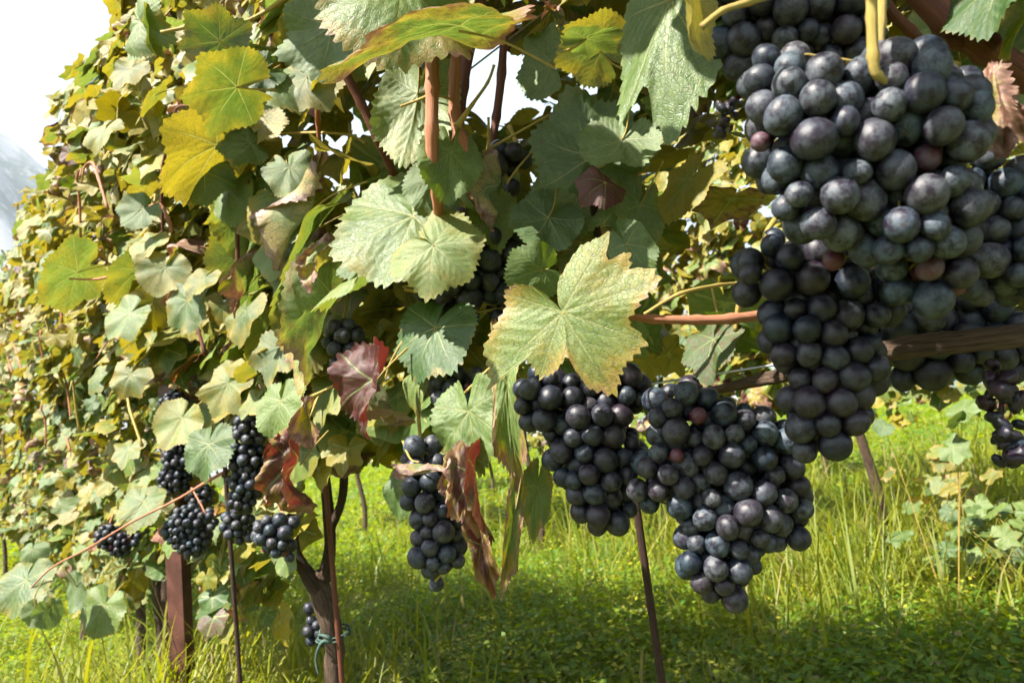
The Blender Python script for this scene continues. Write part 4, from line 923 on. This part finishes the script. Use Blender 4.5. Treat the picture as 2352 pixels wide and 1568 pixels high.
def near_canopy(v, seed):
    """above and behind the fruit of the nearest vine: overhead leaves that shade the inside, and the far side of the hedge"""
    rnd = random.Random(seed); rest = []; ind = []
    tries = 0
    def add(p, nr_, ax, sz, z):
        ax = ax - nr_ * ax.dot(nr_)
        x, y, d = proj(p)
        vis = d > 0 and -60 < x < 2412 and -60 < y < 1628
        (ind if vis and len(ind) < 215 else rest).append((frame(p, ax, nr_, sz), leaf_tint(rnd, z), p))
    nover = 0
    while nover < 1000 and tries < 60000:           # overhead
        tries += 1
        s, z = rnd.uniform(-.75, .95), rnd.uniform(1.22, 2.05)
        tlo = max(-.40, -.26 - (z - 1.05) * .80 + .20); t = rnd.uniform(tlo, .5)
        p = row(s, t, z); sz = rnd.uniform(.042, .075)
        x, y, d = proj(p)
        if in_front(p, sz) or blocks_sun(p, sz): continue
        if y > -20 and d < .62 and d > 0 and x > 600: continue
        nr_ = (-N * rnd.uniform(.1, .9) + Vector((rnd.gauss(0, .4), rnd.gauss(0, .4), rnd.uniform(.4, 1)))).normalized()
        ax = Vector((rnd.gauss(0, 1), rnd.gauss(0, 1), -.5)); add(p, nr_, ax, sz, z); nover += 1
    nb = 0; tries = 0
    while nb < 1000 and tries < 60000:              # far side
        tries += 1
        s, z = rnd.uniform(-.6, 1.25), rnd.uniform(.90, 1.95)
        t = rnd.uniform(.02, .5); p = row(s, t, z); sz = rnd.uniform(.042, .07); x, y, d = proj(p)
        if in_front(p, sz): continue
        if x > 1480 and 200 < y and rnd.random() < .80: continue    # thin here: the next row shows through
        nr_ = (N * rnd.uniform(-.6, 1.0) + Vector((rnd.gauss(0, .4), rnd.gauss(0, .4), rnd.uniform(.2, .9)))).normalized()
        ax = Vector((rnd.gauss(0, .6), rnd.gauss(0, .6), -.9)); add(p, nr_, ax, sz, z); nb += 1
    for mw, ti, p in ind: put('leaf', rnd.choice(DRYM if ti[1] > .45 else MID), v, mw, (*ti, 1))
    merged_leaves('foliage', [g[0] for g in rest], [g[1] for g in rest], [rnd.choice(LOW) for g in rest], v, rnd)
near_canopy(vA, 21)
# overhanging leaves between the sun and the fruit; most hang above the picture
SHADE = [(1770, 620, .45), (1870, 640, .44), (1900, 740, .44), (1880, 850, .44), (1920, 930, .44), (1960, 640, .42), (2180, 300, .37), (2240, 400, .38), (2200, 560, .37), (2130, 650, .37), (2100, 560, .36), (2240, 640, .42), (2320, 680, .42),
         (2100, 800, .52), (2230, 800, .52), (2330, 800, .52), (1260, 930, .60), (1350, 960, .58), (1400, 1060, .58), (1330, 1080, .58), (1400, 1150, .60), (1540, 1080, .55), (1600, 1150, .54), (1680, 1170, .53), (1560, 960, .55), (1800, 1220, .56),
         (1650, 1330, .56), (1750, 40, .44), (1850, 80, .43), (1950, 40, .43), (980, 1100, .71), (1000, 1200, .71), (1000, 1290, .71), (1350, 585, .55), (990, 800, .77), (950, 780, .77), (1060, 740, .78), (1500, 70, .49), (1540, 150, .48), (1440, 40, .5),
         (1300, 300, .76), (1400, 350, .72), (1360, 450, .78), (1250, 520, .75), (1430, 500, .72), (1200, 430, .78), (1300, 180, .78), (900, 40, .46), (800, 60, .46), (1000, 30, .46), (930, 300, .76), (700, 110, .79), (1100, 640, .84), (1160, 560, .84), (1000, 450, .77), (1030, 400, .72),
         (2250, 20, .45), (2300, 100, .5), (2260, 130, .5), (830, 800, .92), (1050, 900, .75), (900, 60, .61), (1000, 40, .61), (800, 60, .61)]
def shade_leaves(v, seed):
    rnd = random.Random(seed); out = []
    for q in SHADE:
        c = at(*q); k = 0; tries = 0
        while k < 4 and tries < 80:
            tries += 1
            lam = rnd.uniform(.10, .75); p = c + SUN_DIR * lam + Vector((rnd.gauss(0, .018), rnd.gauss(0, .018), rnd.gauss(0, .018))); sz = rnd.uniform(.034, .055)
            x, y, d = proj(p)
            if (p - CAM).length < .22 or p.z < .95: continue
            if d > .05 and -120 < x < 2470 and -110 < y < 1690: continue
            if blocks_sun(p, sz * .8): continue
            nr_ = (SUN_DIR + Vector((rnd.gauss(0, .35), rnd.gauss(0, .35), rnd.gauss(0, .25)))).normalized(); ax = Vector((rnd.gauss(0, 1), rnd.gauss(0, 1), -.6)); ax = ax - nr_ * ax.dot(nr_)
            out.append((frame(p, ax, nr_, sz), leaf_tint(rnd, 1.2))); k += 1
    merged_leaves('overhanging_foliage', [g[0] for g in out], [g[1] for g in out], [rnd.choice(LOW) for g in out], v, rnd)
shade_leaves(vA, 33)

# ================================================================ posts, rods, wires
def build_post():
    base = at(418, 1500, 1.9); top = at(404, 1180, 1.9); base0 = base + (base - top) * ((base.z + .25) / (top.z - base.z))
    ax = (top - base0).normalized(); topp = base0 + ax * 2.2
    prof = [(-.026, -.016), (.026, -.016), (.026, .016), (.010, .016), (.010, .013), (.023, .013), (.023, -.013), (-.023, -.013), (-.023, .013), (-.010, .013), (-.010, .016), (-.026, .016)]
    xx = (Vector((1, -.35, 0)) - ax * ax.dot(Vector((1, -.35, 0)))).normalized(); yy = ax.cross(xx)
    V = []; n = len(prof); L = (topp - base0).length; k = 24
    for i in range(k + 1):
        for a, b in prof: V.append(base0 + ax * (L * i / k) + xx * a + yy * b)
    q = [(i * n + j, i * n + (j + 1) % n, (i + 1) * n + (j + 1) % n, (i + 1) * n + j) for i in range(k) for j in range(n)]
    me = mesh_np('post', [tuple(v) for v in V], [np.array(q)], smooth=False, mats=(M_POST,))
    root = tag(empty('trellis_post', Vector((base0.x, base0.y, 0))), 'dark red painted steel post standing in long grass', 'post')
    o = link('channel', me, root); bv = o.modifiers.new('bevel', 'BEVEL'); bv.width = .002; bv.segments = 2; bv.limit_method = 'ANGLE'
    for i in range(8):       # hooks for the wires on the edge of the channel
        c = base0 + ax * (.45 + .2 * i) + xx * .027
        link('hook', tubes_mesh('hook', [dict(pts=[c, c + xx * .006 + ax * .004, c + xx * .006 + ax * .016], rad=[.0016] * 3, sides=5, sub=2)], M_POST), root)
build_post()
def rod(label, p_top, p_low, rad, seed, mat=M_RUST, over=.0):
    a, b = at(*p_top), at(*p_low); ax = (a - b).normalized(); k = (b.z + .15) / ax.z; g = b - ax * k; a2 = a + ax * over
    root = tag(empty('vine_stake', Vector((g.x, g.y, 0))), label, 'stake', 'thin iron rods beside the vines')
    pts = [g.lerp(a2, i / 8) for i in range(9)]
    link('rod', tubes_mesh('rod', [dict(pts=pts, rad=[rad] * 9, sides=10, sub=3, rough=.03, seed=seed)], mat), root)
    link('cap', tubes_mesh('cap', [dict(pts=[a2, a2 + ax * .004, a2 + ax * .006], rad=[rad * 1.1, rad * 1.0, rad * .4], sides=10, sub=2)], mat), root)
rod('leaning dark iron rod rising from shaded grass below the lowest bunch', (1450, 1080, .78), (1520, 1568, .78), .0042, 1, M_RUST, .35)
rod('reddish rod tied to the trunk with green twine', (758, 1230, 1.235), (786, 1568, 1.235), .0046, 2, M_CANE_DARK, .4)
rod('thin rod standing between the post and the tied trunk', (528, 1230, 1.5), (545, 1470, 1.5), .0045, 3, M_RUST, .3)
def tie():
    c = at(766, 1462, 1.262); pts = []
    for i in range(30):
        a = i / 14 * 2 * math.pi; rr = .026 + .004 * math.sin(i * 1.7)
        pts.append(c + Vector((math.cos(a) * rr, math.sin(a) * rr, .008 * math.sin(i * .45) + .0004 * i)))
    root = tag(empty('vine_tie', c), 'green twine tie wound round trunk and rod', 'tie')
    link('loop', tubes_mesh('loop', [dict(pts=pts, rad=[.0017] * len(pts), sides=6, sub=2)], M_TIE), root)
    k0 = c + Vector((-.004, -.032, .006))
    link('knot', tubes_mesh('knot', [dict(pts=[k0 + Vector((-.012, 0, .008)), k0 + Vector((.004, -.006, .004)), k0 + Vector((.008, 0, -.006)), k0 + Vector((-.006, -.004, -.004)), k0 + Vector((-.020, 0, -.030)), k0 + Vector((-.016, -.004, -.055))], rad=[.002, .003, .0035, .003, .0016, .001], sides=6, sub=4)], M_TIE), root)
tie()
for lab, z, t in (('lowest trellis wire running through the fruit along the row', .835, 0.0), ('upper trellis wire hidden among the leaves', 1.35, .02), ('topmost trellis wire buried in the upper leaves', 1.85, .0)):
    pts = [row(s, t, z + (.012 * math.sin(s * 1.3)), ROW_D) for s in np.linspace(-1.0, 9.5, 24)]
    o = tag(link('trellis_wire', tubes_mesh('trellis_wire', [dict(pts=pts, rad=[.0014] * len(pts), sides=6, sub=3)], M_WIRE)), lab, 'wire', 'trellis wires')

# ================================================================ the rows behind
D2 = 3.3; D3 = 6.2
def far_vine(label, s, D, n, n_ind, seed, mids=MID, size=(.045, .075), zlo=.86):
    v = vine(label, s, D); b = row(s, 0, 0, D); rnd = random.Random(seed)
    trunk(v, [b - Vector((0, 0, .03)), b + Vector((.03, .01, .35)), b + Vector((-.02, 0, .75)), b + Vector((.02, 0, 1.05))], [.026, .022, .019, .014], seed)
    tube('cordon', [b + Vector((-.01, 0, .86)), row(s + .4, .02, .9, D), row(s + .95, 0, .88, D)], [.012, .010, .006], M_CORDON, v, sides=8, sub=4, rough=.08, seed=seed)
    canopy(v, s - .8, s + .85, n_ind, n, seed, zlo, D, near=True, mids=mids, low=VLOW if n_ind == 0 else LOW, size=size, ztop=2.45)
ORD = ['first', 'second', 'third', 'fourth', 'fifth', 'sixth', 'seventh']
for i, s in enumerate((-.6, .5, 1.6, 2.7, 3.9, 5.1, 6.4)):
    far_vine('grapevine in the next row behind, %s from the camera end' % ORD[i], s, D2, 900, 90 if i in (0, 1, 2, 3) else 0, 60 + i)
for i, s in enumerate((.2, 1.8, 3.4, 5.0, 6.6, 8.2, 9.8)):
    far_vine('grapevine in the farthest row behind, %s from the camera end' % ORD[i], s, D3, 640, 0, 80 + i, size=(.055, .09), zlo=.62)

# ================================================================ weeds, grass
def weed(label, px, py, d, hgt_, n, seed, tint):
    rnd = random.Random(seed); top = at(px, py, d); base = Vector((top.x, top.y, 0)) + Vector((rnd.gauss(0, .05), rnd.gauss(0, .05), 0))
    root = tag(empty('weed_plant', base), label, 'weed', 'broad leaved plants in the grass')
    specs = []; ends = []
    for k in range(n):
        e = top + Vector((rnd.gauss(0, .09), rnd.gauss(0, .09), rnd.uniform(-.16, .05)))
        specs.append(dict(pts=[base, base.lerp(e, .5) + Vector((rnd.gauss(0, .03), rnd.gauss(0, .03), .02)), e], rad=[.002, .0016, .001], sides=5, sub=4)); ends.append(e)
    link('stem', tubes_mesh('stem', specs, M_SHOOT), root)
    for e in ends:
        nr_ = Vector((rnd.gauss(-.4, .5), rnd.gauss(-.5, .5), 1)).normalized(); ax = Vector((rnd.gauss(0, 1), rnd.gauss(0, 1), -.4)); ax = ax - nr_ * ax.dot(nr_)
        put('leaf', rnd.choice(MID), root, frame(e, ax, nr_, rnd.uniform(.035, .065)), (min(1, max(0, tint[0] + rnd.gauss(0, .15))), tint[1] + rnd.uniform(-.1, .2), tint[2] * rnd.random(), 1))
weed('pink and yellow tinged young plant in the sunny grass at right', 2150, 1070, 2.9, .5, 18, 1, (.45, .3, .5))
weed('dark green leafy plant in the grass near the right edge', 2270, 1190, 2.6, .4, 36, 2, (.05, .05, 0))
weed('low pale leafy plant in sunny grass behind the lowest bunch', 2020, 1230, 3.4, .4, 14, 4, (.3, .08, 0))
weed('lone grey green sprout on a reddish stem under the dark bunches', 2120, 950, 2.3, .6, 4, 3, (.1, .05, 0))

def grass_field():
    rng = np.random.default_rng(3)
    # points on the ground in view, denser near
    def scatter(n, r0, r1, a0=-46, a1=46, pw=1.0):
        r = r0 * (r1 / r0) ** (rng.random(n) ** pw); a = np.radians(rng.uniform(a0, a1, n)); return np.stack([r * np.sin(a), r * np.cos(a)], 1), r
    def patch(P, f): return .5 + .25 * np.sin(P[:, 0] * f + 1.3) * np.cos(P[:, 1] * f * .8) + .25 * np.sin(P[:, 0] * f * 2.3 - P[:, 1] * f * 1.9)
    gz = lambda P: .02 * np.sin(P[:, 0] * 1.3 + P[:, 1] * .7) + .015 * np.sin(P[:, 1] * 2.1 - P[:, 0] * .4)
    def blades(P, r, hmin, hmax, w, bend, tall=None):
        n = len(P); h = rng.uniform(hmin, hmax, n) * (.6 + .8 * patch(P, 1.7))
        if tall is not None: h = h * tall
        a = rng.uniform(0, 2 * np.pi, n); dr = np.stack([np.cos(a), np.sin(a)], 1); sd = np.stack([-np.sin(a), np.cos(a)], 1)
        b = rng.uniform(.15, 1, n) * bend; z0 = gz(P); W = w * rng.uniform(.6, 1.4, n) * np.maximum(1, r / 4)
        V = []
        for k, tt in enumerate((0, .35, .7, 1.0)):
            c = P + dr * (b * h * tt ** 2)[:, None]; z = z0 + h * (tt - .35 * b * tt ** 2.5)
            ww = W * (1, .9, .55, .06)[k]
            V.append(np.concatenate([c - sd * ww[:, None] / 2, z[:, None]], 1)); V.append(np.concatenate([c + sd * ww[:, None] / 2, z[:, None]], 1))
        V = np.stack(V, 1).reshape(-1, 3); base = np.arange(n)[:, None, None] * 8
        q = (base + np.array([[0, 1, 3, 2], [2, 3, 5, 4], [4, 5, 7, 6]])[None]).reshape(-1, 4)
        t = np.zeros((n, 4), np.float32); t[:, 0] = np.clip(rng.normal(.45, .3, n) + .4 * (patch(P, .9) - .5), 0, 1); t[:, 1] = (rng.random(n) < .09) * rng.uniform(.4, 1, n); t[:, 3] = 1
        return V, q, np.repeat(t, 8, 0)
    sets = []
    P, r = scatter(36000, 1.0, 9); sets.append(blades(P, r, .07, .20, .0046, .9))
    P, r = scatter(26000, 6, 40, pw=.8); sets.append(blades(P, r, .12, .28, .007, .9))
    # tall tufts by the post, under the left of the row, and to the right
    for (cx, cy, sp, n, h0, h1) in [(*at(470, 1500, 1.75).xy, .22, 800, .28, .58), (*at(250, 1540, 1.6).xy, .30, 900, .22, .46), (*at(60, 1540, 1.5).xy, .3, 600, .2, .4), (*at(600, 1500, 2.0).xy, .3, 500, .25, .5),
                                    (*at(1900, 1250, 3.6).xy, .6, 900, .3, .65), (*at(2250, 1150, 4.0).xy, .7, 900, .3, .6), (*at(1980, 1350, 2.9).xy, .35, 500, .22, .48), (*at(2300, 1330, 2.6).xy, .35, 450, .2, .45), (*at(2050, 1050, 5.0).xy, 1.2, 900, .3, .6), (*at(1300, 1200, 5.0).xy, 1.2, 700, .25, .45)]:
        P = rng.normal(0, sp, (n, 2)) + np.array([cx, cy]); r = np.hypot(P[:, 0], P[:, 1]); ok = r > .9; sets.append(blades(P[ok], r[ok], h0, h1, .0085, .95))
    def build(name, sets, mat, label):
        off = 0; Vs, Q, T = [], [], []
        for V, q, t in sets: Vs.append(V); Q.append(q + off); T.append(t); off += len(V)
        me = mesh_np(name, np.concatenate(Vs), np.concatenate(Q), mats=(mat,), attrs={'tint': ('FLOAT_COLOR', np.concatenate(T))})
        tag(link(name, me), label, 'grass' if name == 'grass' else ('flowers' if name == 'wildflowers' else 'clover'), None, 'stuff')
    build('grass', sets, M_GRASS, 'long uncut grass covering the vineyard floor')
    # clover and other low leaves: rhombic leaflets
    def leaflets(P, r, zlo, zhi, sz):
        n = len(P); z = gz(P) + rng.uniform(zlo, zhi, n) * (.5 + .9 * patch(P, 2.3)); s = sz * rng.uniform(.6, 1.4, n) * np.maximum(1, r / 4.5)
        nv = rng.normal(0, .45, (n, 3)); nv[:, 2] = 1; nv /= np.linalg.norm(nv, axis=1)[:, None]
        a = rng.normal(0, 1, (n, 3)); a -= nv * (a * nv).sum(1)[:, None]; a /= np.linalg.norm(a, axis=1)[:, None]; b = np.cross(nv, a)
        c = np.concatenate([P, z[:, None]], 1); S = s[:, None]
        V = np.stack([c - a * S, c - b * S * .62 + nv * S * .15, c + a * S, c + b * S * .62 + nv * S * .15], 1).reshape(-1, 3)
        q = np.arange(n * 4).reshape(n, 4)
        t = np.zeros((n, 4), np.float32); t[:, 0] = np.clip(rng.normal(.4, .3, n) + .6 * (patch(P, 1.1) - .5), 0, 1); t[:, 1] = (rng.random(n) < .02) * .7; t[:, 3] = 1
        return V, q, np.repeat(t, 4, 0)
    P, r = scatter(190000, 1.2, 8, pw=.9); s1 = leaflets(P, r, .02, .15, .0125)
    P, r = scatter(90000, 5, 60, pw=.85); s2 = leaflets(P, r, .02, .2, .017)
    build('ground_cover', [s1, s2], M_COVER, 'dense low clover and weeds between the rows')
    cs, r = scatter(420, 2.0, 9); P = np.repeat(cs, 16, 0) + rng.normal(0, .03, (420 * 16, 2)); r = np.repeat(r, 16); 
    build('wildflowers', [leaflets(P, r, .14, .22, .0075)], M_FLOWER, 'scattered yellow green flower heads in the grass')
grass_field()

# ================================================================ the hazy air
def haze():
    V = [(x, y, z) for z in (-1.0, 1750.0) for y in (-5200.0, 5200.0) for x in (-5200.0, 5200.0)]
    q = [(0, 2, 3, 1), (4, 5, 7, 6), (0, 1, 5, 4), (2, 6, 7, 3), (0, 4, 6, 2), (1, 3, 7, 5)]
    k = NT('hazy_air'); pv = k.n('ShaderNodeVolumePrincipled'); pv.inputs['Density'].default_value = 0.00013; pv.inputs['Color'].default_value = (0.80, 0.90, 1.0, 1); pv.inputs['Anisotropy'].default_value = 0.2
    k.t.links.new(pv.outputs[0], k.out.inputs['Volume'])
    tag(link('haze', mesh_np('haze', V, np.array(q), smooth=False, mats=(k.m,))), 'pale summer haze in the air', 'haze', None, 'stuff')
haze()
